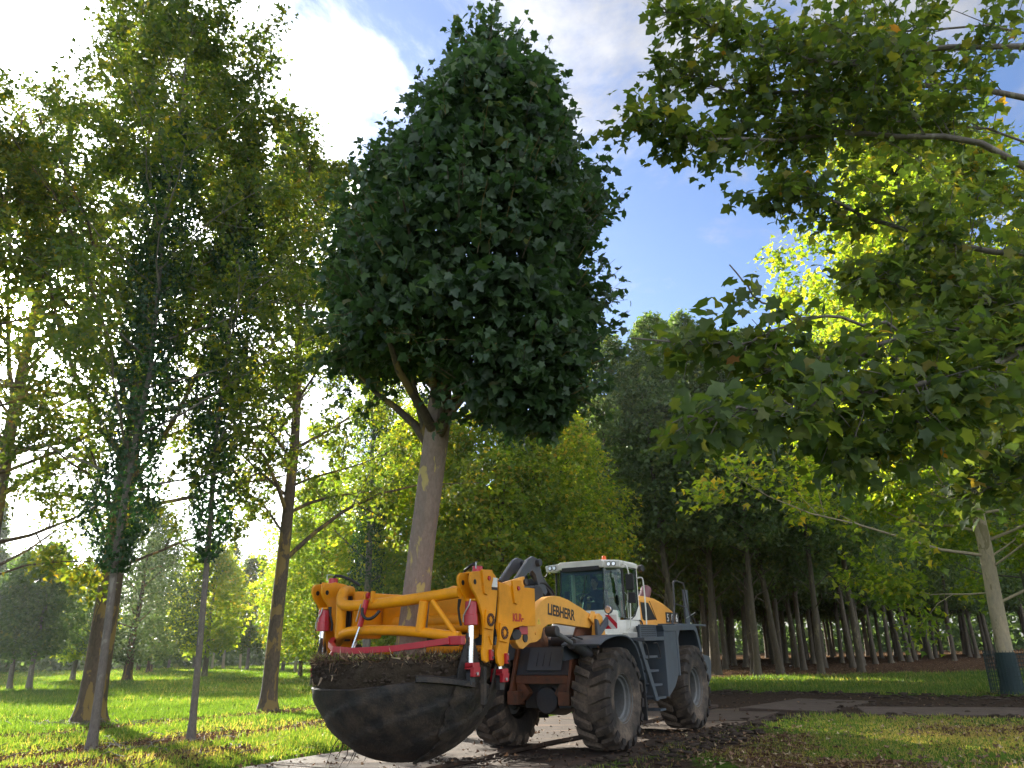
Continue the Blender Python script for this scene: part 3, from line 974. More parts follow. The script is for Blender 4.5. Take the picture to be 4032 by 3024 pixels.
# tall dark clump behind the loader cab
for (x, y, s, lab) in [(6.3, 47.6, 1.10, "dark green tree left of the tallest one behind the cab"), (3.9, 51.0, 1.05, "dark green tree peeping over the yellow-green ones"), (11.6, 48.9, 1.17, "tall dark tree just behind and right of the tallest one"),
                       (15.4, 48.4, 1.12, "dark tree whose crown fills the gap behind the rear deck"), (20.0, 48.0, 1.08, "dark tree fourth along from the tallest one"), (9.2, 46.5, 1.14, "tall dark green tree rising behind the loader's cab"), (13.2, 45.4, 1.06, "dark rounded tree to the right of the tall dark one"),
                       (17.2, 46.8, 1.0, "dark green tree at the left end of the plantation front")]:
    cloud_tree("broadleaf_tree", lab, "tree", (x, y), FOREST_TALL[int(x) % 2], s, x, "dark trees behind the loader")

LIGHT = [(plain_trunk("light_trunk", 300 + k, 13.5, .2, 3.2, 16, .01, 2.8),
          cloud_crown("light_crown", 310 + k, 1.9, 14.8, 4.2, 24000, .27, T4, (.55, .22), .3, .42), 'bark_dark', 'leaf_light') for k in range(2)]
MIDS = [(-4.6, 41.0, .98, "yellow-green sunlit tree just left of the lifted trunk"), (-.9, 40.2, 1.0, "yellow-green sunlit tree behind the lifted trunk"),
        (2.3, 41.6, .96, "yellow-green sunlit tree above the loader's lifting arm"),         (-5.8, 47.5, 1.1, "tree half hidden behind the ivy-clad slender tree"), (1.2, 48.5, 1.05, "tree in the second row behind the lifted trunk"),
        (-11.5, 46.0, .8, "low yellow-green tree right of the dark-barked plane's foot")]
for k, (x, y, s, lab) in enumerate(MIDS):
    cloud_tree("broadleaf_tree", lab, "tree", (x, y), LIGHT[k % 2], s, k * 1.3, "sunlit trees behind the loader")

# ---- far left field
def willow_shape(t): return np.sin(math.pi * np.clip(t, 0, 1) ** .6) ** .55
WILLOW = (plain_trunk("willow_trunk", 401, 10, .34, 3.0, 12, .01, 3.5), cloud_crown("willow_crown", 402, 1.6, 13.5, 5.8, 20000, .24, T2, (.5, .25), .2, .4, willow_shape), 'bark_dark', 'leaf_willow')
BIRCH = (plain_trunk("birch_trunk", 403, 12, .16, 2.5, 10, .01, 1.2), cloud_crown("birch_crown", 404, 2.6, 13.5, 2.0, 7000, .24, T2, (.65, .2), .1, .5), 'bark_pale', 'leaf_willow')
SMALL = (plain_trunk("small_trunk", 405, 6, .16, 1.9, 8, .01, 1.2), cloud_crown("small_crown", 406, 1.9, 8.0, 2.3, 9000, .24, T2, (.25, .2), .3, .45), 'bark_grey', 'leaf_forest')
YELL = (plain_trunk("yellow_trunk", 407, 7, .2, 2.2, 8, .01, 1.6), cloud_crown("yellow_crown", 408, 2.0, 9.0, 2.8, 10000, .26, T2, (.66, .15), .25, .45), 'bark_grey', 'leaf_light')
DARKC = (plain_trunk("dark_trunk", 409, 12, .25, 2, 8, .01, 1.6), cloud_crown("dark_crown", 410, 1.0, 17.0, 3.0, 14000, .32, T2, (.3, .2), .3, .35, lambda t: np.clip(1.05 - t, 0, 1) ** .75), 'bark_dark', 'leaf_forest')
BRIGHT = (plain_trunk("maple_trunk", 411, 8, .2, 2.4, 8, .01, 1.4), cloud_crown("maple_crown", 412, 2.4, 12.5, 3.0, 12000, .27, T2, (.35, .2), .35, .4, lambda t: np.sin(math.pi * np.clip(t * .85 + .1, 0, 1) ** .8) ** .7), 'bark_grey', 'leaf')
FARS = [
    (-31.4, 50.7, SMALL, 1.0, "small dark green tree at the left edge, first of a pair"),
    (-29.9, 50.2, SMALL, 1.08, "small dark green tree, right one of the pair at the left edge"),
    (-35.8, 65.8, YELL, 1.0, "yellowish tree with a pale stem just left of the thick plane's foot"),
    (-29.5, 61.8, WILLOW, 1.0, "large round grey-green tree between the two thick trunks"),
    (-40.6, 90, WILLOW, .95, "greyish tree behind the big round grey-green one"),
    (-47.9, 103, DARKC, 1.0, "dark conical tree far behind at the left"),
    (-62, 92, DARKC, 1.15, "dark blue-green tree at the far left edge of the field"),
    (-52, 78, WILLOW, .9, "pale willow-like tree behind the small dark pair"),
    (-40.6, 108.4, BIRCH, 1.0, "slender pale tree left in the distant gap under open sky"),
    (-37.6, 104, BIRCH, 1.15, "tallest slender pale tree in the distant gap"),
    (-34.4, 101, BIRCH, .95, "slender pale tree beside the bright green maple"),
    (-44.5, 112, YELL, .9, "yellow-green low tree under the gap of open sky"),
    (-50.5, 118, YELL, 1.0, "yellowing low tree left of the distant gap"),
    (-30.9, 93.1, BRIGHT, 1.0, "bright green leafy tree left of the dark-barked plane's trunk"),
    (-23.5, 81.6, BRIGHT, .92, "green tree with thin trunk right of the dark-barked plane"),
    (-21.2, 77.8, BIRCH, .9, "thin pale stem right of the dark-barked plane"),
    (-19.2, 76.6, BIRCH, .95, "thin pale stem nearest the orange spade"),
    (-25.5, 66.5, YELL, 1.15, "yellow-leaved tree behind the dark-barked plane's trunk"),
    (-16.5, 62.0, LIGHT[0], .8, "light green tree between the dark-barked plane and the spade"),
    (-13.5, 70.0, LIGHT[1], .9, "light green tree far behind the orange spade"),
    (-26.5, 112, DARKC, .8, "dark tree at the end of the field left of the spade"),
    (-70, 112, WILLOW, 1.2, "greyish tree at the far end of the field, left edge"),
]
for k, (x, y, kind_, s, lab) in enumerate(FARS):
    cloud_tree({id(SMALL): "small_tree", id(YELL): "yellowing_tree", id(WILLOW): "willow_tree", id(BIRCH): "birch_tree", id(DARKC): "conifer_tree", id(BRIGHT): "maple_tree"}.get(id(kind_), "broadleaf_tree"),
               lab, "tree", (x, y), kind_, s, k * 1.7, "trees across the field")

# a wood closing the view all round, too far to tell its trees apart
rs = np.random.RandomState(70)
nW = 42000
az = rs.uniform(-.95, .95, nW)
dist = rs.uniform(128, 165, nW)
topw = 7 + 6 * fbm(az * 26 + 40, dist * .02, 5, 3)
topw = np.where(az < -.28, topw * .72, topw * 1.2)
P = np.stack([np.sin(az) * dist, np.cos(az) * dist, topw * rs.rand(nW)], 1)
sz, N, T, ti = leaf_arrays(rs, P, 1.15, None, .4, .3, .4, .22)
o = link("distant_wood", leaf_mesh("distant_wood", P, sz, N, T, ti, T2), M['leaf_willow'])
tag(o, "hazy wood closing the far end of the field", "wood", kind='stuff')

# ---- overhanging tree at the right, trunk outside the frame
OH = empty("plane_tree", (9.4, 9.6, 0))
tag(OH, "plane tree whose big dark leaves overhang the upper right of the picture", "tree")
rs = np.random.RandomState(88)
B0 = np.array([9.4, 9.6, 0.0])
limbs = {
 'a': [[7.18,8.6,7.28],[5.99,8.47,7.92],[4.79,8.33,7.93],[4.07,8.2,7.84],[3.13,8.07,7.7],[2.18,7.93,7.63],[1.75,7.8,7.74]],
 'a2': [[7.5,8.9,8.0],[6.2,8.7,8.3],[5.0,8.6,8.35],[3.8,8.5,8.2],[2.9,8.4,8.0]],
 'b': [[7.64,8.4,9.3],[5.56,8.2,9.19],[4.18,8.0,8.67],[2.99,7.8,9.04],[2.04,7.6,9.31]],
 'b2': [[7.3,8.6,9.9],[5.6,8.6,9.8],[4.0,8.5,9.7],[2.6,8.3,9.9]],
 'c': [[7.74,8.8,8.7],[6.02,8.6,8.91],[4.33,8.4,8.64],[3.04,8.2,8.51],[2.06,8.0,8.73]],
 'd': [[7.26,8.8,6.3],[5.8,8.63,6.4],[4.6,8.47,6.75],[3.9,8.3,7.0],[3.2,8.2,7.05]],
 'd2': [[7.2,9.0,5.9],[6.0,8.9,5.95],[5.0,8.8,6.0],[4.3,8.7,6.1]],
 'h': [[7.0,8.6,5.3],[5.9,8.4,5.5],[5.0,8.2,5.7],[4.2,8.0,5.75]],
 'i': [[7.6,9.0,3.5],[6.6,8.8,3.7],[5.7,8.6,3.5],[5.0,8.5,3.3]],
 'e': [[8.6,9.0,4.6],[7.2,8.4,4.8],[5.99,8.0,4.97],[4.91,7.76,4.99],[4.22,7.52,4.84],[3.55,7.28,4.56],[3.03,7.04,4.35],[2.35,6.8,4.18]],
 'e2': [[4.21,7.5,4.83],[3.85,7.37,4.89],[3.33,7.24,4.92],[2.94,7.11,4.88],[2.57,6.99,4.69],[2.22,6.86,4.5],[1.81,6.73,4.48],[1.13,6.6,4.47]],
 'e3': [[2.97,7.2,4.92],[2.8,7.25,5.0],[2.59,7.3,5.21],[2.46,7.35,5.4],[2.38,7.4,5.61]],
 'f': [[8.6,9.0,4.3],[7.0,8.2,4.75],[5.7,7.6,4.83],[4.88,7.34,4.4],[4.37,7.09,4.17],[3.84,6.83,4.07],[3.23,6.57,3.9],[2.49,6.31,3.71],[1.89,6.06,3.58],[1.36,5.8,3.47]],
 'g': [[8.5,9.2,4.2],[7.0,8.5,4.6],[5.88,8.0,4.52],[4.95,7.75,4.19],[4.35,7.5,3.95],[3.59,7.25,3.69],[3.07,7.0,3.52]],
}
cv = trunk_curve(rs, 14, (-.01, -.01), .2)
cvd = densify_base(cv)
tb, lp, ld = [], [], []
for nm, pl_ in limbs.items():
    p_ = np.array(pl_) - B0
    if nm not in ('e2', 'e3'):
        st = at_curve(cv, max(2.6, p_[0][2] - 1.6))
        p_ = np.vstack([st, p_])
    L = np.sum(np.linalg.norm(np.diff(p_, axis=0), axis=1))
    r1 = .055 if nm[-1] in 'abcdefg' else .02
    if nm == 'e3': r1 = .014
    tt = np.linspace(0, 1, len(p_))
    t2 = np.linspace(0, 1, len(p_) * 2)
    p2 = np.stack([np.interp(t2, tt, p_[:, k]) for k in range(3)], 1) + rs.normal(size=(len(t2), 3)) * .018
    tb.append((p2, np.linspace(r1, .008, len(t2))))
    thin = nm == 'e3'
    nS = int(L * (3.0 if thin else 9.0))
    for s in range(nS):
        t = (.3 + .7 * rs.rand() ** .8) if not thin else rs.uniform(.2, 1.0)
        b0 = np.array([np.interp(t, t2, p2[:, k]) for k in range(3)])
        dd = p2[min(int(t * (len(t2) - 1)) + 1, len(t2) - 1)] - p2[max(int(t * (len(t2) - 1)) - 1, 0)]
        dd /= np.linalg.norm(dd)
        upr = {'e': .0, 'f': -.1, 'g': -.15}.get(nm[0], .25)
        sd_ = dd * .8 + rs.normal(size=3) * np.array([.6, .75, .45]) + np.array([0, 0, upr * .5 - .05])
        sd_ /= np.linalg.norm(sd_)
        Ls = (rs.uniform(.35, 1.1) * (1.2 - .75 * t) + .08) * (.85 if nm[0] in 'efg' else (1.2 if t < .6 else .8))
        if thin: Ls *= .3
        if nm in ('e2', 'f'): Ls *= .75
        sp = np.array([b0, b0 + sd_ * Ls * .5 + rs.normal(size=3) * .04, b0 + sd_ * Ls + rs.normal(size=3) * .06 + np.array([0, 0, -.04])])
        tb.append((sp, [.008, .005, .003]))
        for q_ in range(max(2, int(7 * Ls))):
            u_ = rs.uniform(.3, 1.05)
            lp.append(b0 + (sp[2] - b0) * u_)
            ld.append(sd_)
lp, ld = np.array(lp), np.array(ld)
nL = 12000
idx = rs.randint(0, len(lp), nL)
P = lp[idx] + rs.normal(size=(nL, 3)) * .10
# petiole
sz, N, T, ti = leaf_arrays(rs, P, .150, ld[idx], .75, .9, .42, .17)
P = P + unit(T) * .04
sz = sz * np.interp(P[:, 2], [5.0, 7.0], [1.0, .88])
# the 300 that show largest become parts of their own
camp = np.array([0, 0, EYE]) - B0
vis = (P - camp)
Xc = vis @ np.array(rt); Yc = vis @ np.array(up); Dc = vis @ np.array(_fw)
inside = (np.abs(Xc / Dc) < .66) & (np.abs(Yc / Dc) < .49)
score = np.where(inside, sz / Dc, 0)
order = np.argsort(-score)
pick, rest = order[:300], order[300:]
link("trunk", fast_tubes("trunk", [(cvd, flare(cvd, .26))], 18), M['bark_pale'], OH)
tag(link("branches", fast_tubes("branches", tb, 7), M['bark_grey'], OH), kind='stuff')
tag(link("crown", leaf_mesh("crown", P[rest], sz[rest], N[rest], T[rest], ti[rest], T10), M['leaf_over'], OH), kind='stuff')


def leaf_parts(parent, P, sz, N, T, ti, mat, nvar=8):
    """single leaves as parts sharing a few meshes"""
    vs = []
    for k in range(nvar):
        tint = (k + .5) / nvar * .75
        me = leaf_mesh("leaf", np.zeros((1, 3)), np.ones(1), np.array([[0, 0, 1.0]]), np.array([[0, 1.0, 0]]), np.array([tint]), T10)
        me.materials.append(M[mat])
        vs.append(me)
    N = unit(N)
    Y = unit(T - N * np.sum(T * N, 1)[:, None])
    X = np.cross(Y, N)
    for i in range(len(P)):
        o = bpy.data.objects.new("leaf", vs[min(int(ti[i] / .75 * nvar), nvar - 1)])
        o.parent = parent
        s = sz[i]
        o.matrix_basis = Matrix([(X[i][k] * s, Y[i][k] * s, N[i][k] * s, P[i][k]) for k in range(3)] + [(0, 0, 0, 1)])
        C.objects.link(o)


leaf_parts(OH, P[pick], sz[pick], N[pick], T[pick], ti[pick], 'leaf_over')

# ================================================================== LIFTED TREE
HD = R_(-121)
LT = (1.75, 17.66)
def w_of(x, y): return (LT[0] + math.cos(HD) * x - math.sin(HD) * y, LT[1] + math.sin(HD) * x + math.cos(HD) * y)


BX, BZ = 6.6, .34
tx, ty = w_of(BX, 0)
TREE = empty("lifted_plane_tree", (tx, ty, BZ), HD)
tag(TREE, "large dark green plane tree held upright by the orange tree spade", "tree")
TREE['pose'] = "lifted clear of the ground"
rs = np.random.RandomState(123)
off = np.array([BX, 0, BZ])
ctl = np.array([(6.60, .03, 1.35), (6.61, .06, 1.65), (6.62, .12, 2.0), (6.65, .28, 3.2), (6.70, .43, 3.9), (6.74, .58, 4.7), (6.77, .68, 5.2), (6.85, .85, 6.5), (6.9, 1.1, 8.0), (6.95, 1.4, 9.6), (7.0, 1.75, 11.3)])
rad = [.34, .25, .215, .195, .19, .195, .19, .12, .085, .05, .015]
tq = np.linspace(0, 1, 40)
tk = np.linspace(0, 1, len(ctl))
cvt = np.stack([np.interp(tq, tk, ctl[:, k]) for k in range(3)], 1)
for _ in range(2):
    cvt[1:-1] = (cvt[:-2] + 2 * cvt[1:-1] + cvt[2:]) / 4
rt_ = np.interp(tq, tk, rad)
link("trunk", fast_tubes("trunk", [(cvt - off, rt_)], 28), M['bark_plane'], TREE)
CY = [2.6, 2.35, 2.22, 2.27, 1.2, 1.0, 0.95, 0.97, 1.02, 1.0, 0.95, 0.97, 1.0, 1.12, 1.17, 1.27, 1.57, 1.57, 1.65]
CR = np.array([[0.06,.06,.06,.06,.06,.06,.06,.05,.05,.05,.05,.05,.06,.06,.06,.06,.06,.06,.06,.06,.06,.06,.06,.06],[0.86,.86,.86,.86,.86,.86,.76,.66,.66,.66,.66,.76,.86,.86,.86,.86,.86,.81,.76,.71,.76,.86,.86,.86],[1.24,1.24,1.24,1.24,1.24,1.24,1.09,.99,.94,.94,1.04,1.24,1.24,1.24,1.24,1.24,1.24,1.19,1.04,.99,.99,1.09,1.24,1.24],[1.64,1.64,1.64,1.64,1.64,1.64,1.39,1.24,1.14,1.14,1.19,1.49,1.64,1.64,1.64,1.64,1.64,1.64,1.44,1.54,1.64,1.64,1.64,1.64],[3.0,3.0,3.0,3.0,3.0,3.0,2.65,2.4,2.3,2.3,2.45,3.0,3.0,3.0,3.0,1.5,1.25,2.7,2.65,2.45,2.25,2.15,2.35,2.65],[3.0,3.0,3.0,3.0,3.0,3.0,2.85,2.7,2.65,2.75,2.95,3.0,3.0,3.0,3.0,2.2,3.0,3.0,2.85,2.3,2.1,2.1,2.2,2.45],[2.9,3.0,3.0,3.0,3.0,3.0,2.75,2.7,2.8,2.95,3.0,3.0,3.0,3.0,3.0,3.0,3.0,3.0,2.75,2.35,2.15,2.1,2.15,2.4],[2.75,3.0,3.0,3.0,3.0,3.0,2.85,2.55,2.65,3.0,3.0,3.0,3.0,3.0,3.0,3.0,3.0,3.0,2.9,2.4,2.15,2.05,2.15,2.4],[2.55,3.0,3.0,3.0,3.0,3.0,2.95,2.65,2.55,2.85,3.0,3.0,3.0,3.0,3.0,3.0,3.0,3.0,3.0,2.4,2.15,2.05,2.15,2.25],[2.4,2.9,3.0,3.0,3.0,3.0,2.9,2.8,2.7,2.8,3.0,3.0,3.0,3.0,3.0,3.0,3.0,3.0,2.9,2.35,2.1,2.0,1.95,2.05],[2.15,2.45,3.0,3.0,3.0,3.0,2.8,2.8,2.9,3.0,3.0,3.0,3.0,3.0,3.0,3.0,3.0,3.0,2.8,2.3,2.0,1.8,1.75,1.9],[1.9,2.1,3.0,3.0,3.0,3.0,2.75,2.6,2.85,3.0,3.0,3.0,3.0,3.0,3.0,3.0,3.0,3.0,2.8,2.15,1.8,1.65,1.65,1.75],[1.5,1.8,2.75,3.0,3.0,2.9,2.65,2.55,2.6,3.0,3.0,3.0,3.0,3.0,3.0,3.0,3.0,3.0,2.65,1.9,1.65,1.55,1.45,1.5],[1.29,1.69,2.49,2.79,2.79,2.69,2.44,2.39,2.49,2.74,2.79,2.79,2.79,2.79,2.79,2.79,2.79,2.79,2.44,1.84,1.54,1.39,1.19,1.14],[1.12,1.52,2.12,2.62,2.52,2.37,2.27,2.22,2.37,2.62,2.62,2.62,2.62,2.62,2.62,2.62,2.62,2.62,2.27,1.62,1.17,.97,.92,.97],[1.03,1.23,1.73,2.33,2.18,1.98,2.03,2.03,2.13,2.33,2.33,2.33,2.33,2.33,2.33,2.33,2.33,2.33,2.03,1.08,.88,.83,.83,.88],[0.99,1.14,1.34,1.64,1.59,1.44,1.44,1.59,1.64,1.64,1.64,1.64,1.64,1.64,1.64,1.64,1.64,1.64,1.44,1.09,.94,.89,.84,.84],[0.7,.75,.9,1.3,1.25,1.2,1.2,1.3,1.35,1.35,1.35,1.35,1.35,1.35,1.35,1.35,1.35,1.35,1.2,.9,.7,.65,.6,.65],[0.33,.38,.48,.73,.83,.83,.88,.93,1.03,1.03,1.03,1.03,1.03,1.03,1.03,1.03,1.03,1.03,.88,.63,.53,.48,.38,.38]])
CYa = np.array(CY)


def envelope(z, az):
    """centre y and radius of the crown at height z towards az (0 = forward, 90 deg = left)"""
    t = np.clip((np.asarray(z, float) - 4.6) / .4, 0, len(CY) - 1.001)
    i_ = t.astype(int) if hasattr(t, 'astype') else int(t)
    f = t - i_
    a = (np.asarray(az, float) % (2 * math.pi)) / (2 * math.pi) * 24
    j_ = a.astype(int) % 24 if hasattr(a, 'astype') else int(a) % 24
    g_ = a - np.floor(a)
    j2 = (j_ + 1) % 24
    r0_ = CR[i_, j_] * (1 - g_) + CR[i_, j2] * g_
    r1_ = CR[i_ + 1, j_] * (1 - g_) + CR[i_ + 1, j2] * g_
    r_ = np.minimum(r0_ * (1 - f) + r1_ * f, 2.9) * np.clip((12.3 - np.asarray(z, float)) / .9, 0, 1)
    return CYa[i_] * (1 - f) + CYa[i_ + 1] * f, r_


n = 24000
z = rs.uniform(4.7, 12.1, n * 3)
az = rs.uniform(0, 2 * math.pi, n * 3)
yc, hw = envelope(z, az)
kp = np.where(rs.rand(n * 3) < hw / 3.0)[0][:n]
z, az, yc, hw = z[kp], az[kp], yc[kp], hw[kp]
n = len(z)
lump = fbm(z * 1.5 + 3, np.cos(az) * 2.0 + 9 + np.sin(az) * 3.1, 17, 4)
lump = np.clip((lump - .5) * 1.35 + .5, 0, 1)
r = hw * (.64 + .44 * lump) * np.interp(z, [8.8, 11.9], [.97, .60]) * (.62 + .38 * rs.rand(n) ** .55)
hid = rs.rand(n) < .12
r = np.where(hid, r * rs.uniform(.3, 1, n), r)
outd = np.stack([np.cos(az), np.sin(az), (z - 7.5) * .12], 1)
P = np.stack([6.85 + np.cos(az) * r * .92, yc + np.sin(az) * r, z + (lump - .5) * .45], 1)
P += rs.normal(size=(n, 3)) * .05
# shoots sticking out past the crown
sh_t, shp, shd = [], [], []
for k in range(420):
    zz = rs.uniform(5.2, 12.1)
    a = rs.uniform(0, 2 * math.pi)
    yc_, hw_ = envelope(zz, a)
    yc_, hw_ = float(yc_), float(hw_)
    tp = float(np.interp(zz, [8.8, 11.9], [1, .64]))
    b0 = np.array([6.88 + math.cos(a) * hw_ * .76 * tp, yc_ + math.sin(a) * hw_ * .82 * tp, zz - .15])
    dd = np.array([math.cos(a) * .8, math.sin(a) * .8, (.45 + rs.rand() * .5) if zz > 6.6 else rs.uniform(-.6, .3)])
    dd /= np.linalg.norm(dd)
    L = rs.uniform(.3, .75)
    e_ = b0 + dd * L + np.array([0, 0, .05])
    sh_t.append((np.array([b0, (b0 + e_) / 2 + rs.normal(size=3) * .02, e_]) - off, [.006, .004, .002]))
    for q_ in range(9):
        shp.append(b0 + (e_ - b0) * rs.uniform(.2, 1.05) + rs.normal(size=3) * .05)
        shd.append(dd)
P = np.vstack([P, np.array(shp)])
outd = np.vstack([outd, np.array(shd)])
n = len(P)
sz, N, T, ti = leaf_arrays(rs, P, .175, unit(outd), .75, .55, .36, .20)
sz[-len(shp):] *= .72
cl = fbm(P[:, 1] * .9 + 30, P[:, 2] * .9 + 30, 21)
ti = np.clip(ti + (cl - .5) * .5 + np.clip((P[:, 2] - 10.6) * .1, 0, .2), 0, .9)
P = P - off
# visible score
cm = np.array([0, 0, EYE]) - np.array([tx, ty, BZ])
ch, shh = math.cos(-HD), math.sin(-HD)
cm = np.array([ch * cm[0] - shh * cm[1], shh * cm[0] + ch * cm[1], cm[2]])
view = P - cm
dist = np.linalg.norm(view, axis=1)
facing = -np.sum(unit(view) * unit(outd), 1)
score = np.where(facing > .35, 1, .2) * sz / dist * (np.abs(np.sum(unit(N) * unit(view), 1)))
order = np.argsort(-score)
pick, rest = order[:300], order[300:]
tag(link("crown", leaf_mesh("crown", P[rest], sz[rest], N[rest], T[rest], ti[rest], T10), M['leaf_dark'], TREE), kind='stuff')
leaf_parts(TREE, P[pick], sz[pick], N[pick], T[pick], ti[pick], 'leaf_dark', 8)
lt = []
for k in range(16):
    a = k * 2.4
    z0 = rs.uniform(4.85, 5.7) if k < 9 else rs.uniform(5.6, 9.5)
    b0 = np.array([np.interp(z0, cvt[:, 2], cvt[:, j]) for j in range(3)])
    z1 = max(z0 + rs.uniform(.9, 3.2), 6.3)
    yc_, hw_ = (float(v_) for v_ in envelope(z1, a))
    e_ = np.array([6.88 + math.cos(a) * hw_ * .8, yc_ + math.sin(a) * hw_ * .7, z1])
    midp = b0 * .55 + e_ * .45 + np.array([0, 0, -.15 if k % 3 else .25]) + rs.normal(size=3) * .08
    q1 = b0 * .82 + e_ * .18 + np.array([0, 0, .02])
    lt.append((np.array([b0, q1, midp, midp * .5 + e_ * .5 + rs.normal(size=3) * .08, e_]) - off, np.array([.085, .07, .05, .03, .01]) * (1.05 if k < 9 else .6)))
# the limbs the photo shows bare under the crown
for pts_, r_ in [([(6.76, .52, 4.75), (6.8, .25, 5.15), (6.85, -.12, 5.5), (6.9, -.5, 5.8), (6.9, -1.0, 6.3)], .085),
                 ([(6.8, .52, 4.85), (6.95, .45, 5.3), (7.0, .35, 5.8), (7.0, .25, 6.5)], .07),
                 ([(6.86, .75, 4.95), (7.0, .95, 5.5), (7.15, 1.15, 5.75), (7.25, 1.5, 5.7), (7.3, 1.8, 5.9)], .06),
                 ([(6.86, .8, 4.9), (7.1, 1.15, 5.1), (7.2, 1.5, 5.3), (7.3, 2.1, 5.3)], .05)]:
    lt.append((np.array(pts_) - off, np.linspace(r_, .02, len(pts_))))
tag(link("branches", fast_tubes("branches", lt + sh_t, 8), M['bark_dark'], TREE), kind='stuff')

# root ball
def bowl_r(z, R=1.36, zt=1.72, b=1.40):
    return R * math.sqrt(max(0.0, 1 - (max(zt - z, 0) / b) ** 2))


BT = 1.68
rings = []
NA = 96
for i in range(26):
    zz = .36 + (BT - .36) * (i / 25)
    rr = bowl_r(zz, 1.33)
    ring = []
    for k in range(NA):
        a = 2 * math.pi * k / NA
        nz = float(fbm(np.array([a * 5.0]), np.array([zz * 6.0]), 31)[0]) - .5
        nz2 = float(fbm(np.array([a * 18.0]), np.array([zz * 18.0]), 32)[0]) - .5
        drop = .05 * math.sin(a * 5) + .04 * math.sin(a * 11 + 1) + .1 * nz2 if i > 22 else 0
        rj = rr + nz * .10 + nz2 * .07 - (.04 if i == 25 else 0)
        ring.append((rj * math.cos(a), rj * math.sin(a), zz + drop * .6 - BZ))
    rings.append(ring)
for f_ in (.8, .55, .3):
    rings.append([(p[0] * f_, p[1] * f_, BT - BZ + .03 * math.sin(7 * math.atan2(p[1], p[0])) + .03) for p in rings[25]])
MB().loft(rings).build("root_ball", M['soil'], TREE, smooth=True)
# turf and dead grass on the rim
nb = 5200
a = rs.uniform(0, 2 * math.pi, nb)
rr = 1.34 * rs.uniform(.78, 1.0, nb) ** .6
P = np.stack([rr * np.cos(a), rr * np.sin(a), BT - BZ + rs.uniform(-.05, .03, nb)], 1)
outd = np.stack([np.cos(a), np.sin(a), np.zeros(nb)], 1)
hang = rs.rand(nb) < .45
T = np.where(hang[:, None], outd * .9 + np.array([0, 0, -.7]), outd * .3 + np.array([0, 0, .8])) + rs.normal(size=(nb, 3)) * .6
N = rs.normal(size=(nb, 3)) + outd
TB = (np.array([(-.07, 0, 0), (.07, 0, 0), (0, 1, 0)]), np.array([(0, 1, 2)]))
o = link("turf", leaf_mesh("turf", P, rs.uniform(.06, .17, nb), N, T, np.clip(rs.normal(.5, .3, nb), 0, 1), TB), M['fallen'], TREE)
nb2 = 1100
a = rs.uniform(0, 2 * math.pi, nb2)
P = np.stack([1.3 * np.cos(a), 1.3 * np.sin(a), BT - BZ + rs.uniform(-.03, .03, nb2)], 1)
o2 = link("turf", leaf_mesh("turf", P, rs.uniform(.05, .12, nb2), rs.normal(size=(nb2, 3)), rs.normal(size=(nb2, 3)) * .5 + np.array([0, 0, .7]), np.clip(rs.normal(.7, .25, nb2), 0, 1), TB), M['grass'], TREE)
tag(o2, kind='stuff')
tag(o, kind='stuff')
nb = 380
a = rs.uniform(0, 2 * math.pi, nb)
rr = 1.34 * rs.uniform(.7, 1.02, nb)
P = np.stack([rr * np.cos(a), rr * np.sin(a), BT - BZ + rs.uniform(-.02, .05, nb)], 1)
o = link("rim_litter", leaf_mesh("rim_litter", P, rs.uniform(.05, .1, nb), rs.normal(size=(nb, 3)), rs.normal(size=(nb, 3)), rs.rand(nb), T4), M['fallen'], TREE)
tag(o, kind='stuff')
# clods sticking out of the cut face
mb = MB()
for k in range(240):
    a = rs.uniform(-2.2, 1.2)
    zz = rs.uniform(1.36, 1.66)
    rr = bowl_r(zz, 1.34)
    c_ = np.array([rr * math.cos(a), rr * math.sin(a), zz - BZ])
    s_ = rs.uniform(.012, .045)
    oc = [c_ + s_ * (np.array(v) * rs.uniform(.6, 1.4)) for v in ((1, 0, 0), (-1, 0, 0), (0, 1, 0), (0, -1, 0), (0, 0, 1), (0, 0, -1))]
    mb.add(oc, [(0, 2, 4), (2, 1, 4), (1, 3, 4), (3, 0, 4), (2, 0, 5), (1, 2, 5), (3, 1, 5), (0, 3, 5)])
o = mb.build("clods", M['clod'], TREE)
tag(o, kind='stuff')
# torn pale roots in the cut face and dark ones hanging below
for k, (a_d, zz, s_) in enumerate([(-52, 1.52, .06), (-38, 1.44, .08), (-20, 1.46, .09), (-44, 1.36, .05), (-8, 1.5, .05), (-30, 1.6, .05)]):
    a = R_(a_d)
    rr = bowl_r(zz, 1.35)
    c_ = np.array([rr * math.cos(a), rr * math.sin(a), zz - BZ])
    e_ = c_ + np.array([.03 * math.cos(a), .03 * math.sin(a), -s_]) + rs.normal(size=3) * .02
    MB().tube([c_, (c_ + e_) / 2 + rs.normal(size=3) * .01, e_], [.018, .014, .004], 6).build("torn_root", M['cut_root'], TREE)
for k in range(9):
    a = R_(-78 + rs.uniform(-22, 42))
    zz = rs.uniform(.50, .68)
    rr = bowl_r(zz) + .03
    p_ = np.array([rr * math.cos(a), rr * math.sin(a), zz - BZ])
    pts_ = [p_ + np.array([0, 0, .03])]
    dr = np.array([.04 * math.cos(a), .04 * math.sin(a), -.10])
    for q_ in range(4):
        pts_.append(pts_[-1] + dr * rs.uniform(.5, 1.0) + rs.normal(size=3) * .018)
    MB().tube(pts_, [.010, .008, .006, .004, .002], 5).build("hanging_root", M['root'], TREE)

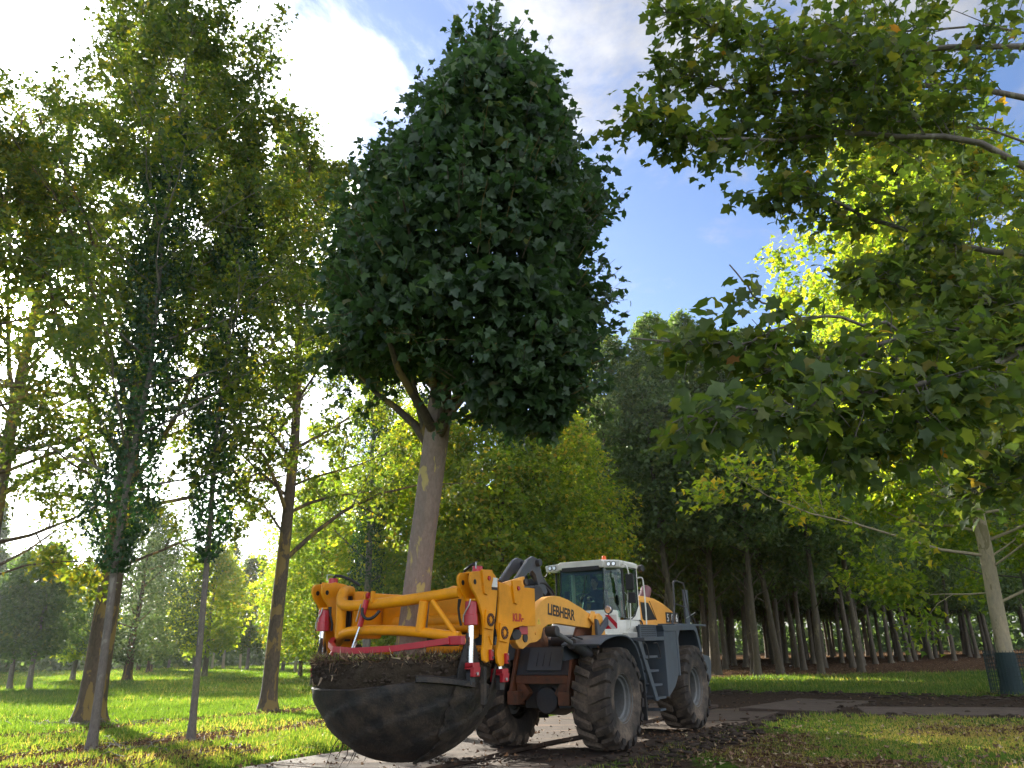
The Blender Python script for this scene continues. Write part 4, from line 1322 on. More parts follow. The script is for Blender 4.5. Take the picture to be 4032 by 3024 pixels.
# ================================================================== TREE SPADE
SP = empty("tree_spade", (*LT, 0), HD)
tag(SP, "orange hydraulic tree spade with red cylinders gripping the root ball", "tree spade")
Aprof = [(6.99, 2.80), (7.05, 2.795), (7.10, 2.75), (7.11, 2.67), (7.06, 2.57), (6.97, 2.49), (6.88, 2.36), (6.81, 2.22), (6.78, 2.05), (6.79, 1.88), (6.82, 1.74), (6.80, 1.64), (6.74, 1.61), (6.67, 1.63), (6.60, 1.74), (6.56, 1.88), (6.545, 2.01), (6.48, 2.27), (6.44, 2.50), (6.42, 2.70), (6.47, 2.78), (6.56, 2.83), (6.82, 2.83)]
Aear = [(6.99, 2.80), (7.05, 2.795), (7.10, 2.75), (7.11, 2.67), (7.06, 2.57), (6.97, 2.49), (6.88, 2.36), (6.81, 2.22), (6.76, 2.02), (6.72, 1.92), (6.62, 1.95), (6.56, 2.3), (6.52, 2.7), (6.56, 2.8), (6.82, 2.83)]
Cprof = [(6.385, 2.70), (6.19, 2.68), (6.08, 2.65), (6.0, 2.71), (5.66, 2.69), (5.70, 2.11), (6.0, 2.06), (6.12, 1.91), (6.17, 1.74), (6.23, 1.62), (6.30, 1.56), (6.38, 1.55), (6.44, 1.60), (6.47, 1.72), (6.40, 1.92), (6.44, 2.09), (6.375, 2.45)]
Cin = [(6.385, 2.70), (5.7, 2.70), (5.72, 2.1), (6.0, 2.0), (6.3, 1.95), (6.40, 2.0), (6.375, 2.45)]
OR, RED = M['spade_orange'], M['red']


def disc(c, r, h, mat, nm, parent, y_dir=1, n=20):
    return MB().cyl((c[0], c[1], c[2]), (c[0], c[1] + h * y_dir, c[2]), r, n).build(nm, mat, parent, .003, True)


for s in (1, -1):
    yo0, yo1, yi0, yi1 = 1.46 * s, 1.50 * s, 1.26 * s, 1.30 * s
    MB().prism(Aprof, yo0, yo1).build("tower_plate", OR, SP, .006)
    MB().prism(Aear, yi0, yi1).build("ear_plate", OR, SP, .006)
    ylo, yhi = sorted((yi1, yo0))
    wb = MB().box(6.58, 6.94, ylo, yhi, 2.42, 2.45)
    wb.box(6.56, 6.60, ylo, yhi, 1.98, 2.70)
    wb.box(6.60, 6.93, ylo, yhi, 2.79, 2.815)
    wb.build("web_plate", OR, SP, .004)
    MB().prism(Cprof, yo0 - .0 * s, yo1).build("tower_plate", OR, SP, .006)
    MB().prism(Cin, yi0, yi1).build("ear_plate", OR, SP, .006)
    MB().box(5.72, 6.36, ylo, yhi, 2.64, 2.67).box(5.72, 5.75, ylo, yhi, 2.1, 2.64).build("web_plate", OR, SP, .004)
    # dark seam between the two halves of the frame
    MB().box(6.40, 6.43, ylo, yhi + (.01 if s > 0 else 0), 1.95, 2.66).build("seam", M['gap'], SP)
    for (gx_, gz) in ((0, 0), (-.80, -.10)):
        # raised gusset with pin
        G_ = [(6.86 + gx_, 2.84 + gz), (6.60 + gx_, 2.85 + gz), (6.58 + gx_, 2.72 + gz), (6.66 + gx_, 2.54 + gz), (6.73 + gx_, 2.50 + gz), (6.80 + gx_, 2.52 + gz)]
        MB().prism(G_, 1.50 * s + .001 * s, 1.53 * s).build("gusset", OR, SP, .004)
        disc((6.70 + gx_, 1.53 * s, 2.73 + gz), .035, .02, RED, "pin", SP, s, 6)
    for (fx, fz) in ((6.67, 2.17), (6.31, 2.0)):
        fl_ = MB().obox((fx, 1.515 * s, fz), (math.cos(.12), 0, math.sin(.12)), (0, 1, 0), (-math.sin(.12), 0, math.cos(.12)), .105, .014, .125)
        fo = fl_.build("bearing_flange", OR, SP, .006)
        MB().lathe([(.052, 0), (.088, 0), (.088, .014 * s), (.052, .014 * s)], 28, 'y', (fx, 1.53 * s, fz), closed=True).build("flange_ring", M['rusty'], fo, smooth=True)
        for k in range(10):
            a = k * math.pi / 5
            MB().cyl((fx + .07 * math.cos(a), 1.54 * s, fz + .07 * math.sin(a)), (fx + .07 * math.cos(a), 1.556 * s, fz + .07 * math.sin(a)), .008, 6).build("bolt", M['dark_metal'], fo)
        disc((fx, 1.53 * s, fz), .035, .016, OR, "hub_cap", fo, s)
    for ye_ in (yo1, yi1):
        disc((7.005, ye_ if s > 0 else (yo0 if ye_ == yo1 else yi0), 2.665), .036, .004, M['gap'], "pin_hole", SP, 1)
    # big hydraulic cylinders
    for (cx, zt, zb_, name_) in ((6.93, 2.40, 2.10, 'f'), (6.20, 2.62, 2.0, 'r')):
        cyl_y = 1.38 * s
        rod_bot = 1.60 if name_ == 'f' else 1.50
        MB().cyl((cx - .01, cyl_y, zt + .01 if name_ == 'f' else zt + .08), (cx, cyl_y, zb_ + .08), .084, 24).build("cylinder_barrel", RED, SP, .006, True)
        if name_ == 'f':
            MB().cyl((6.76, cyl_y, 2.70), (6.76, cyl_y, 2.90), .075, 24).build("cylinder_cap", RED, SP, .01, True)
        MB().cyl((cx, cyl_y, zb_ + .14), (cx, cyl_y, zb_), .096, 24).build("cylinder_head", RED, SP, .008, True)
        MB().cyl((cx, cyl_y, zb_), (cx + .02, cyl_y, rod_bot - .05), .043, 20).build("piston_rod", M['chrome'], SP, smooth=True)
        cz = rod_bot
        cv_ = MB().box(cx - .06, cx + .10, cyl_y - .105, cyl_y + .105, cz - .05, cz + .02)
        cv_.box(cx - .06, cx + .10, cyl_y - .105, cyl_y - .05, cz - .16, cz - .05)
        cv_.box(cx - .06, cx + .10, cyl_y + .05, cyl_y + .105, cz - .16, cz - .05)
        co = cv_.build("clevis", RED, SP, .012)
        MB().cyl((cx + .02, cyl_y - .125, cz - .12), (cx + .02, cyl_y + .125, cz - .12), .022, 12).build("clevis_pin", M['zinc'], co, smooth=True)
        MB().prism([(cx - .06, cz - .26), (cx + .06, cz - .26), (cx + .08, cz - .12), (cx + .03, cz - .07), (cx - .02, cz - .08)], cyl_y - .035, cyl_y + .035).build("blade_lug", M['dark_metal'], SP, .006)
        # small steel pipe along the barrel
        if name_ == 'f':
            MB().tube([(cx + .08, cyl_y + .05, 2.44), (cx + .10, cyl_y + .04, 2.36), (cx + .10, cyl_y - .02, 2.28), (cx + .10, cyl_y - .055, 2.22), (cx + .095, cyl_y - .06, 2.14)], .009, 8).build("pipe", M['zinc'], SP, smooth=True)
    # latch brackets low on the towers
    for (bx_, bz_) in ((6.66, 1.72), (6.26, 1.665)):
        bo = MB().box(bx_ - .035, bx_ + .025, 1.50 * s + .001 * s, 1.55 * s, bz_ - .08, bz_ + .06).build("latch_bracket", RED, SP, .008)
        disc((bx_ - .01, 1.55 * s, bz_ - .045), .018, .012, M['dark_metal'], "latch_pin", bo, s, 10)
        disc((bx_ - .005, 1.55 * s, bz_ + .045), .012, .012, M['zinc'], "latch_bolt", bo, s, 8)
    MB().obox((6.64, 1.51 * s, 1.90), (math.cos(1.0), 0, math.sin(1.0)), (0, 1, 0), (-math.sin(1.0), 0, math.cos(1.0)), .07, .012, .012).build("rib", OR, SP, .003)
    # hydraulic cap, fittings and hoses over the tower
    MB().tube([(6.78, 1.36 * s, 2.9), (6.76, 1.33 * s, 2.94), (6.72, 1.25 * s, 2.93), (6.66, 1.1 * s, 2.87), (6.55, 1.0 * s, 2.78)], .022, 8).build("hose", M['black'], SP, smooth=True)
    MB().tube([(6.86, 1.42 * s, 2.86), (6.86, 1.42 * s, 2.95), (6.80, 1.40 * s, 2.955), (6.76, 1.36 * s, 2.95), (6.76, 1.36 * s, 2.86)], .009, 6).build("pipe", M['zinc'], SP, smooth=True)
    for q_ in range(2):
        MB().tube([(6.98 - .03 * q_, 1.22 * s, 2.45), (6.97, 1.20 * s, 2.33), (6.93, 1.19 * s, 2.2), (6.92, 1.21 * s, 2.1)], .017, 7).build("hose", M['black'], SP, smooth=True)

# front and side frame tubes
UP = [(6.60, -1.15, 2.70), (6.86, -1.03, 2.69), (7.0, -.95, 2.62), (7.07, -.90, 2.52), (7.12, -.78, 2.45), (7.14, -.55, 2.43), (7.12, .35, 2.46), (7.04, 1.27, 2.54)]
LO = [(6.72, -1.25, 1.93), (6.90, -1.05, 1.97), (7.04, -.88, 2.04), (7.12, -.65, 2.075), (7.14, -.3, 2.085), (7.14, .5, 2.05), (7.04, 1.27, 1.95)]
def smooth_path(p, n=4):
    p = np.array(p, float)
    for _ in range(2):
        q_ = [p[0]]
        for a, b in zip(p[:-1], p[1:]):
            q_ += [a * .75 + b * .25, a * .25 + b * .75]
        q_.append(p[-1])
        p = np.array(q_)
    return p


MB().tube(smooth_path(UP), .078, 18).build("upper_tube", OR, SP, smooth=True)
MB().tube(smooth_path(LO), .070, 18).build("lower_tube", OR, SP, smooth=True)
MB().cyl((7.12, .72, 2.44), (7.13, .66, 2.04), .068, 18).build("upright_tube", OR, SP, smooth=True)
MB().cyl((7.06, -.90, 2.50), (7.02, -.93, 2.0), .075, 18).build("upright_tube", OR, SP, smooth=True)
MB().cyl((7.12, .86, 2.44), (7.06, 1.22, 1.98), .036, 12).build("diagonal_tube", OR, SP, smooth=True)
MB().obox((6.9, 1.26, 1.90), (1, 0, 0), (0, 1, 0), (0, 0, 1), .12, .02, .08).build("tube_lug", OR, SP, .01)
MB().cyl((6.60, -1.28, 2.50), (5.75, -1.28, 2.50), .07, 16).build("side_tube", OR, SP, smooth=True)
MB().cyl((6.60, -1.28, 2.05), (5.75, -1.28, 2.05), .07, 16).build("side_tube", OR, SP, smooth=True)
MB().cyl((5.78, -1.25, 2.10), (5.78, 1.25, 2.10), .065, 16).build("rear_tube", OR, SP, smooth=True)
MB().cyl((5.95, -1.25, 1.78), (5.95, 1.25, 1.78), .060, 16).build("rear_tube", OR, SP, smooth=True)
MB().box(5.36, 5.66, -1.30, 1.44, 2.14, 2.64).build("rear_beam", OR, SP, .03)
MB().cyl((5.70, -.95, 2.20), (5.70, 1.0, 2.20), .11, 20).build("cross_tube", OR, SP, smooth=True)
MB().cyl((6.4, -1.05, 2.62), (5.7, -.55, 2.58), .06, 14).build("brace_tube", OR, SP, smooth=True)
MB().prism([(5.35, 2.60), (5.1, 2.78), (4.95, 2.72), (5.0, 2.3), (5.35, 2.2)], -.42, -.38).build("hitch_fin", OR, SP, .006)
for s in (1, -1):
    H_ = [(5.38, 2.66), (4.75, 2.84), (4.55, 2.82), (4.42, 2.72), (4.44, 2.58), (4.56, 2.48), (4.62, 2.2), (4.5, 2.0), (4.5, 1.85), (4.62, 1.78), (5.0, 1.80), (5.38, 2.05)]
    MB().prism(H_, .44 * s, .49 * s).build("hitch_plate", OR, SP, .006)
    disc((4.62, .49 * s, 2.68), .07, .03, M['dark_metal'], "hitch_pin", SP, s)
    disc((4.62, .49 * s, 1.90), .06, .03, M['dark_metal'], "hitch_pin", SP, s)
    # support between rear beam and the side towers
    MB().box(5.3, 5.72, *sorted((1.44 * s, 1.47 * s)), 2.1, 2.66).build("side_plate", OR, SP, .006)
# grey carriage behind the frame
MB().box(5.0, 5.34, -.9, .75, 1.75, 2.1).build("carriage", M['steel_blue'], SP, .02)
MB().cyl((5.55, 1.15, 1.98), (5.75, 1.40, 1.98), .075, 16).build("pivot_boss", M['dark_metal'], SP, .005, True)
MB().box(5.45, 5.7, 1.0, 1.42, 1.98, 2.10).build("red_block", RED, SP, .01)

# red ring segment above the soil
RB = [(6.96, -1.12, 1.96), (7.16, -.98, 1.90), (7.30, -.76, 1.83), (7.36, -.35, 1.80), (7.34, .40, 1.82), (7.22, 1.22, 1.90)]
for a_, b_ in zip(RB[:-1], RB[1:]):
    a_, b_ = np.array(a_), np.array(b_)
    d_ = (b_ - a_) / np.linalg.norm(b_ - a_)
    ax2 = np.cross(d_, (0, 0, 1)); ax2 /= np.linalg.norm(ax2)
    ax3 = np.cross(ax2, d_)
    MB().obox((a_ + b_) / 2, d_, ax2, ax3, np.linalg.norm(b_ - a_) / 2 + .012, .035, .042).build("red_bar", RED, SP, .006)
MB().obox((7.18, 1.32, 1.905), (0, 1, 0), (1, 0, 0), (0, 0, 1), .11, .05, .058).build("bar_end", RED, SP, .01)
MB().cyl((7.1, 1.30, 1.90), (7.1, 1.38, 1.90), .055, 14).build("bar_eye", OR, SP, .005, True)
MB().box(6.3, 6.5, .75, 1.35, 1.66, 1.72).build("rear_red_bar", RED, SP, .006)
MB().obox((7.26, -.86, 1.76), (.4, -.3, -.8), (.6, .8, 0), (-.64, .48, -.5), .10, .02, .025).build("bar_foot", RED, SP, .004)
# slim cylinder with its hose at the front
MB().cyl((7.24, -.24, 2.50), (7.27, -.32, 2.13), .040, 18).build("slim_cylinder", RED, SP, .005, True)
MB().cyl((7.27, -.32, 2.13), (7.32, -.40, 1.84), .017, 12).build("slim_rod", M['chrome'], SP, smooth=True)
MB().lathe([(.02, -.02), (.045, -.02), (.045, .02), (.02, .02)], 18, 'y', (7.22, -.22, 2.56), closed=True).build("cylinder_eye", RED, SP, smooth=True)
MB().box(7.16, 7.24, -.30, -.27, 2.46, 2.62).box(7.16, 7.24, -.17, -.14, 2.46, 2.62).build("eye_lug", OR, SP, .006)
MB().cyl((7.30, -.29, 2.44), (7.30, -.37, 2.2), .008, 8).build("pipe", M['zinc'], SP, smooth=True)
MB().tube(smooth_path([(7.30, -.26, 2.38), (7.33, -.24, 2.30), (7.32, -.16, 2.22), (7.28, -.06, 2.24), (7.22, .0, 2.34)]), .022, 10).build("hose", M['black'], SP, smooth=True)

# blades: the bowl
def blade(a0, a1, zt0, zt1, dr, nm="blade", thick=.016, zt_fn=None, na=48, nz_=26, rough=0.0, jag=0.0):
    mb = MB()
    grid_o, grid_i = [], []
    for i in range(na + 1):
        u_ = i / na
        a = R_(a0 + (a1 - a0) * u_)
        zt = zt_fn(u_) if zt_fn else zt0 + (zt1 - zt0) * u_
        co, ci = [], []
        for j in range(nz_ + 1):
            zz = zt + (.345 - zt) * (j / nz_) ** .85
            rr = bowl_r(zz) if zz < 1.72 else 1.36
            if rough or jag:
                nz1 = float(fbm(np.array([zz * 5.0]), np.array([a * 5.0]), 41)[0]) - .5
                rr += rough * nz1
                ja = R_(jag) * (float(fbm(np.array([zz * 4.0]), np.array([.5]), 42)[0]) - .5) * (u_ ** 6 + (1 - u_) ** 6)
            else:
                ja = 0.0
            # rolled strakes that sweep up round the bowl
            st = ((zz * 2.6 - a * 1.0) % 1.0)
            rel = .034 * (st if st < .88 else (1 - st) * 7.3)
            r_o = rr + dr + (rel if rr > .2 else 0)
            co.append((BX + r_o * math.cos(a + ja), r_o * math.sin(a + ja), zz - (dr + thick) * .4))
            ci.append((BX + max(rr + dr - thick, 0) * math.cos(a + ja), max(rr + dr - thick, 0) * math.sin(a + ja), zz))
        grid_o.append(co)
        grid_i.append(ci)
    k = nz_ + 1
    vs = [p for c_ in grid_o for p in c_] + [p for c_ in grid_i for p in c_]
    o2 = (na + 1) * k
    fs = []
    for i in range(na):
        for j in range(nz_):
            a_, b_ = i * k + j, (i + 1) * k + j
            fs.append((a_, a_ + 1, b_ + 1, b_))
            fs.append((o2 + a_, o2 + b_, o2 + b_ + 1, o2 + a_ + 1))
        fs.append((i * k, (i + 1) * k, o2 + (i + 1) * k, o2 + i * k))
        fs.append((i * k + nz_, o2 + i * k + nz_, o2 + (i + 1) * k + nz_, (i + 1) * k + nz_))
    for i in (0, na):
        for j in range(nz_):
            a_ = i * k + j
            fs.append((a_, o2 + a_, o2 + a_ + 1, a_ + 1))
    mb.add(vs, fs)
    o = mb.build(nm, M['blade_steel'], SP)
    o.data.polygons.foreach_set('use_smooth', [True] * len(o.data.polygons))
    o.data.set_sharp_from_angle(angle=R_(35))
    return o


blade(-97, 71, 1.34, 1.50, .02, zt_fn=lambda u_: 1.345 - .02 * math.sin(u_ * 3.1) + .13 * max(0, u_ - .62) / .38, na=72, rough=.02)
blade(67, 93, 1.5, 1.5, .045, zt_fn=lambda u_: 1.46 - .16 * abs(u_ - .3), na=30, rough=.09, jag=26, thick=.03)
blade(90, 168, 1.3, 1.3, .035, na=36, rough=.07, jag=14)
blade(166, 266, 1.32, 1.34, .02, na=40)
# flange along the top edge of the near blade and its upright tongue
fp = []
for i in range(13):
    a = R_(44 + 34 * i / 12)
    zt = 1.49 - .10 * (i / 12) ** 1.5
    fp.append([(BX + (1.375 + o_) * math.cos(a), (1.375 + o_) * math.sin(a), zt + dz_) for o_, dz_ in ((0, -.10), (.085, -.085), (.085, -.02), (0, 0))])
MB().loft(fp).build("blade_flange", M['blade_steel'], SP, .004)
def tongue(a_d, w, z0, z1, dr):
    a = R_(a_d)
    rad_, tan_ = np.array([math.cos(a), math.sin(a), 0]), np.array([-math.sin(a), math.cos(a), 0])
    c0 = np.array([BX, 0, 0]) + rad_ * (1.36 + dr)
    rings = []
    for t in np.linspace(0, 1, 8):
        zz = z0 + (z1 - z0) * t
        ww = w * (1 - .75 * max(0, t - .6) / .4)
        rr = (bowl_r(min(zz, 1.7)) - 1.36)
        cc = c0 + rad_ * rr + np.array([0, 0, zz])
        rings.append([cc - tan_ * ww, cc + tan_ * ww, cc + tan_ * ww + rad_ * .03, cc - tan_ * ww + rad_ * .03])
    return MB().loft(rings)


tongue(76, .20, .9, 2.0, .03).build("blade_tongue", M['blade_steel'], SP, .01)
tongue(108, .20, .9, 1.9, .03).build("blade_tongue", M['blade_steel'], SP, .01)
tongue(-76, .20, .9, 2.0, .03).build("blade_tongue", M['blade_steel'], SP, .01)
tongue(-108, .20, .9, 1.9, .03).build("blade_tongue", M['blade_steel'], SP, .01)
MB().obox((6.72, 1.44, 1.32), (0.98, .2, 0), (-.2, .98, 0), (0, 0, 1), .045, .03, .24).build("blade_rib", M['blade_steel'], SP, .008)


def text(name, body, loc, h, parent, mat, sx=1.0, off_=0.0, ext=.003, shear=0.0, rot=None):
    cu = bpy.data.curves.new(name, 'FONT')
    cu.body = body
    cu.size = h
    cu.extrude = ext
    cu.offset = off_
    cu.shear = shear
    tmp = bpy.data.objects.new(name + '_curve', cu)
    C.objects.link(tmp)
    bpy.context.view_layer.update()
    me = bpy.data.meshes.new_from_object(tmp.evaluated_get(bpy.context.evaluated_depsgraph_get()))
    bpy.data.objects.remove(tmp)
    me.name = name
    me.materials.clear()
    me.materials.append(mat)
    o = bpy.data.objects.new(name, me)
    o.parent = parent
    ca, sa = math.cos(rot or 0), math.sin(rot or 0)
    # local X of the text -> -x (slanted by rot), Y -> z, Z -> +y
    o.matrix_basis = Matrix(((-ca * sx, sa, 0, loc[0]), (0, 0, 1, loc[1]), (sa * sx, ca, 0, loc[2]), (0, 0, 0, 1)))
    C.objects.link(o)
    return o


text("lettering", "KLR-", (6.03, 1.503, 2.165), .15, SP, M['text_red'], 1.0, .006, .002)
MB().box(6.43, 6.58, 1.5005, 1.503, 2.62, 2.75).build("sticker", M['sticker_white'], SP)
MB().box(6.43, 6.58, 1.5005, 1.5035, 2.58, 2.617).build("sticker", M['text_black'], SP)

# ================================================================== WHEEL LOADER
LD = empty("wheel_loader", (*LT, 0), HD)
tag(LD, "yellow and slate blue wheel loader with a white cab and muddy tyres", "wheel loader")
WR, AX, TW = .885, 2.03, .70

# -- wheel
def tyre_mesh():
    prof = [(.40, -.27), (.44, -.31), (.52, -.335), (.62, -.35), (.72, -.345), (.77, -.33), (.80, -.30), (.81, -.2), (.815, 0), (.81, .2), (.80, .30), (.77, .33), (.72, .345), (.62, .35), (.52, .335), (.44, .31), (.40, .27)]
    return MB().lathe(prof, 72, 'y').mesh("tyre", True)


def rim_mesh():
    prof = [(.395, .25), (.425, .30), (.44, .285), (.41, .25), (.375, .24), (.365, .19), (.33, .17), (.322, -.16), (.29, -.16), (.24, -.18), (.235, -.13), (.20, -.11), (.0001, -.11)]
    return MB().lathe(prof, 48, 'y').mesh("rim", True)


def lug_mesh(side):
    """one chevron bar of the tread, wrapped on the tyre, centred on angle 0"""
    mb = MB()
    rings = []
    for i in range(8):
        t = i / 7
        y = side * (.03 + .345 * t)
        a = .105 * t ** 1.1 * 1.6
        wdt = .082 + .018 * t
        top = WR if t < .82 else WR - .05 * (t - .82) / .18
        bot = .78 if t < .9 else .74
        if t > .95:
            y = side * .372
            top = .80
            bot = .70
        ring = []
        for (rr, aa) in ((bot, a - wdt * 1.08), (top, a - wdt * .78), (top, a + wdt * .78), (bot, a + wdt * 1.08)):
            ring.append((rr * math.cos(aa), y, rr * math.sin(aa)))
        rings.append(ring)
    mb.loft(rings)
    return mb.mesh("tread_lug")


TY, RM = tyre_mesh(), rim_mesh()
TY.materials.append(M['tyre'])
RM.materials.append(M['rim'])
LUG = {1: lug_mesh(1), -1: lug_mesh(-1)}
for k_ in LUG: LUG[k_].materials.append(M['tyre'])
boltm = MB().cyl((0, 0, 0), (0, .03, 0), .013, 6).mesh("wheel_bolt")
boltm.materials.append(M['rim'])
hubm = MB().cyl((0, -.15, 0), (0, -.04, 0), .15, 24).cyl((0, -.04, 0), (0, -.01, 0), .10, 20).mesh("hub", True)
hubm.materials.append(M['dark_metal'])
NL = 18
for (x, s) in ((AX, 1), (AX, -1), (-AX, 1), (-AX, -1)):
    w_ = empty("wheel", (x, 1.11 * s, WR - .005), 0 if s > 0 else math.pi, LD)
    link("tyre", TY, None, w_)
    link("rim", RM, None, w_)
    link("hub", hubm, None, w_)
    for sd_ in (1, -1):
        for k in range(NL):
            o = link("tread_lug", LUG[sd_], None, w_)
            o.rotation_euler = (0, -(k + (.5 if sd_ < 0 else 0)) * 2 * math.pi / NL + rng.uniform(-.006, .006), 0)
            o.scale = (1 - rng.random() * .006,) * 3
            if s * (1 if x > 0 else 1) < 0:
                o.scale = (o.scale[0], o.scale[1], -o.scale[2])
    for k in range(12):
        a = k * math.pi / 6
        o = link("wheel_bolt", boltm, None, w_)
        o.location = (.20 * math.cos(a), -.11, .20 * math.sin(a))

SB, YL, DM = M['steel_blue'], M['loader_yellow'], M['dark_metal']
# -- rear frame, hood
MB().box(-2.9, .2, -.55, .55, .62, 1.95).build("rear_chassis", DM, LD, .02)
MB().cyl((-AX, -.85, WR), (-AX, .85, WR), .16, 18).build("axle", DM, LD, .01, True)
MB().cyl((AX, -.85, WR - .02), (AX, .85, WR - .02), .17, 18).build("axle", DM, LD, .01, True)
MB().cyl((AX - .28, 0, WR - .04), (AX + .38, 0, WR - .04), .31, 24, .24).build("differential", DM, LD, .03, True)
MB().cyl((-AX + .28, 0, WR - .04), (-AX - .34, 0, WR - .04), .3, 24, .24).build("differential", DM, LD, .03, True)
hood = [(-.62, 2.84), (-1.25, 2.86), (-1.85, 2.83), (-2.35, 2.75), (-2.75, 2.64), (-3.02, 2.50), (-3.14, 2.30), (-3.18, 1.95), (-.62, 1.95)]
def hood_ring(y, k):
    return [(p[0] * (1) + (.05 * k if p[0] < -2.9 else 0), y, p[1] - (.10 * k if p[1] > 2.2 else 0)) for p in hood]


HO = MB().loft([hood_ring(-.74, 1), hood_ring(-.62, 0), hood_ring(.62, 0), hood_ring(.74, 1)]).build("engine_hood", M['hood_yellow'], LD, .02)
MB().prism([(-.72, 2.70), (-1.18, 2.70), (-1.60, 2.34), (-.80, 2.30)], .7405, .752).build("side_grille", M['gap'], LD, .006)
MB().tube([(-1.27, .7425, 2.74), (-1.45, .745, 2.55), (-1.68, .745, 2.28)], .008, 6).build("hood_seam", M['gap'], LD)
MB().prism([(-.60, 2.36), (-.80, 2.30), (-1.62, 2.32), (-2.2, 2.26), (-2.2, 2.16), (-.80, 2.14), (-.80, 2.0), (-.62, 2.0)], .742, .79).build("hood_trim", M['hood_yellow'], LD, .008)
for k, ch_ in enumerate("586"):
    x0 = -2.25 - k * .30
    MB().box(x0 - .27, x0, .7405 - (.0 if k < 2 else .0), .750, 2.28, 2.52).build("number_plate", M['text_black'], LD, .004)
    text("number", ch_, (x0 - .05, .7505, 2.315), .24, LD, M['sticker_white'], 1.15, .004, .002)
MB().cyl((-1.62, .42, 2.70), (-1.98, .42, 3.08), .14, 24, .125).build("exhaust_stack", M['maroon'], LD, .04, True, seg=3)
# -- rear side box, fender, bumper
box_prof = [(-.12, 2.16), (-.98, 2.17), (-1.02, 1.35), (-.58, .95), (-.20, .78), (.02, .78), (.02, 1.86), (-.12, 1.9)]
for s in (1, -1):
    y0, y1 = (.86 * s, 1.46 * s)
    MB().prism([(-.14, 2.05), (-.86, 2.06), (-.86, 1.20), (-.58, .95), (-.20, .78), (-.14, .78)], y0, y1).build("side_box", SB, LD, .01)
    MB().prism([(-.06, 2.18), (-.98, 2.19), (-.98, 2.09), (-.86, 2.06), (-.14, 2.05)], y0, 1.47 * s).build("box_lid", SB, LD, .012)
    MB().prism([(.95, 1.865), (-.14, 1.87), (-.14, 1.95), (.95, 1.93)], .80 * s, 1.46 * s).build("platform", SB, LD, .008)
    MB().prism([(1.30, 1.84), (-.14, 1.865), (-.14, .85), (.10, .80), (.55, .80), (1.30, 1.5)], .93 * s, 1.0 * s).build("ladder_back", SB, LD, .008)
    # arch over the rear wheel: outer lip and roof
    arch_o = [(-.86, 1.15), (-.86, 2.06), (-.98, 2.19), (-2.16, 2.205), (-2.28, 2.12), (-2.52, 1.62)]
    arch_i = [(-.95, 1.15), (-.97, 1.92), (-1.10, 2.08), (-2.05, 2.09), (-2.18, 2.02), (-2.40, 1.60)]
    MB().prism(arch_o + arch_i[::-1], 1.40 * s, 1.47 * s).build("fender_lip", SB, LD, .008)
    MB().prism([(-.98, 2.185), (-2.16, 2.20), (-2.28, 2.12), (-2.50, 1.65), (-2.44, 1.65), (-2.22, 2.08), (-2.12, 2.16), (-.98, 2.15)], .70 * s, 1.42 * s).build("rear_fender", SB, LD, .006)
    MB().prism([(-2.40, 1.62), (-2.52, 1.64), (-2.80, 1.56), (-3.35, 1.50), (-3.45, 1.38), (-3.35, 1.02), (-3.0, .80), (-2.75, .85), (-2.62, 1.05)], .62 * s, 1.36 * s).build("bumper", SB, LD, .02)
    disc((-3.0, 1.36 * s, 1.20), .018, .01, M['orange_lamp'], "side_reflector", LD, s)
    MB().box(-.6, .9, .70 * s, .78 * s, 1.1, 1.95).build("inner_panel", DM, LD)
MB().box(-3.4, -2.6, -.62, .62, .75, 2.1).build("counterweight", SB, LD, .03)
# perforated upper panel behind the cab
pp = MB()
xs = np.linspace(.80, -.04, 20)
zs = np.linspace(1.95, 2.17, 7)
MB().box(-.06, .86, 1.30, 1.335, 1.92, 2.185).build("perforated_panel", SB, LD, .006)
for i, xx in enumerate(xs[1:-1]):
    for j, zz in enumerate(zs):
        pp.cyl((xx + (.02 if j % 2 else 0), 1.3352, zz - .01), (xx + (.02 if j % 2 else 0), 1.3375, zz - .01), .0125, 6)
o = pp.build("perforations", M['gap'], LD)
tag(o, kind='stuff')
# -- ladder
LA, LB = np.array([1.23, 0, 1.84]), np.array([.50, 0, .78])
MB().prism([(1.30, 1.86), (1.12, 1.86), (.42, .74), (.58, .74)], 1.42, 1.47).build("ladder_rail", SB, LD, .006)
MB().prism([(1.30, 1.86), (1.12, 1.86), (.42, .74), (.58, .74)], 1.04, 1.08).build("ladder_rail", SB, LD, .006)
for (xa, xb, zz) in ((1.02, .30, 1.585), (.86, .30, 1.32), (.70, .16, 1.05), (.52, .0, .80)):
    st = MB().box(xb, xa, 1.06, 1.46, zz - .045, zz)
    o = st.build("step", SB, LD, .006)
MB().box(.02, .32, 1.10, 1.44, .53, .57).build("hanging_step", SB, LD, .006)
MB().prism([(.58, .80), (.06, .80), (.0, .53), (.38, .53)], 1.02, 1.06).build("step_hanger", M['black'], LD, .006)
for xx, dxx in ((1.02, -.10), (.40, -.12)):
    MB().tube(smooth_path([(xx + .06, 1.44, 1.82), (xx - .02, 1.50, 1.83), (xx - .06, 1.51, 1.72), (xx + dxx - .02, 1.51, 1.55), (xx + dxx + .02, 1.50, 1.52), (xx + dxx + .10, 1.45, 1.54)]), .012, 8).build("grab_rail", M['black'], LD, smooth=True)
# -- rear railing
def rail(pts, r=.018, mat='dark_metal'):
    return MB().tube(smooth_path(pts) if len(pts) > 2 else pts, r, 8).build("railing", M[mat], LD, smooth=True)


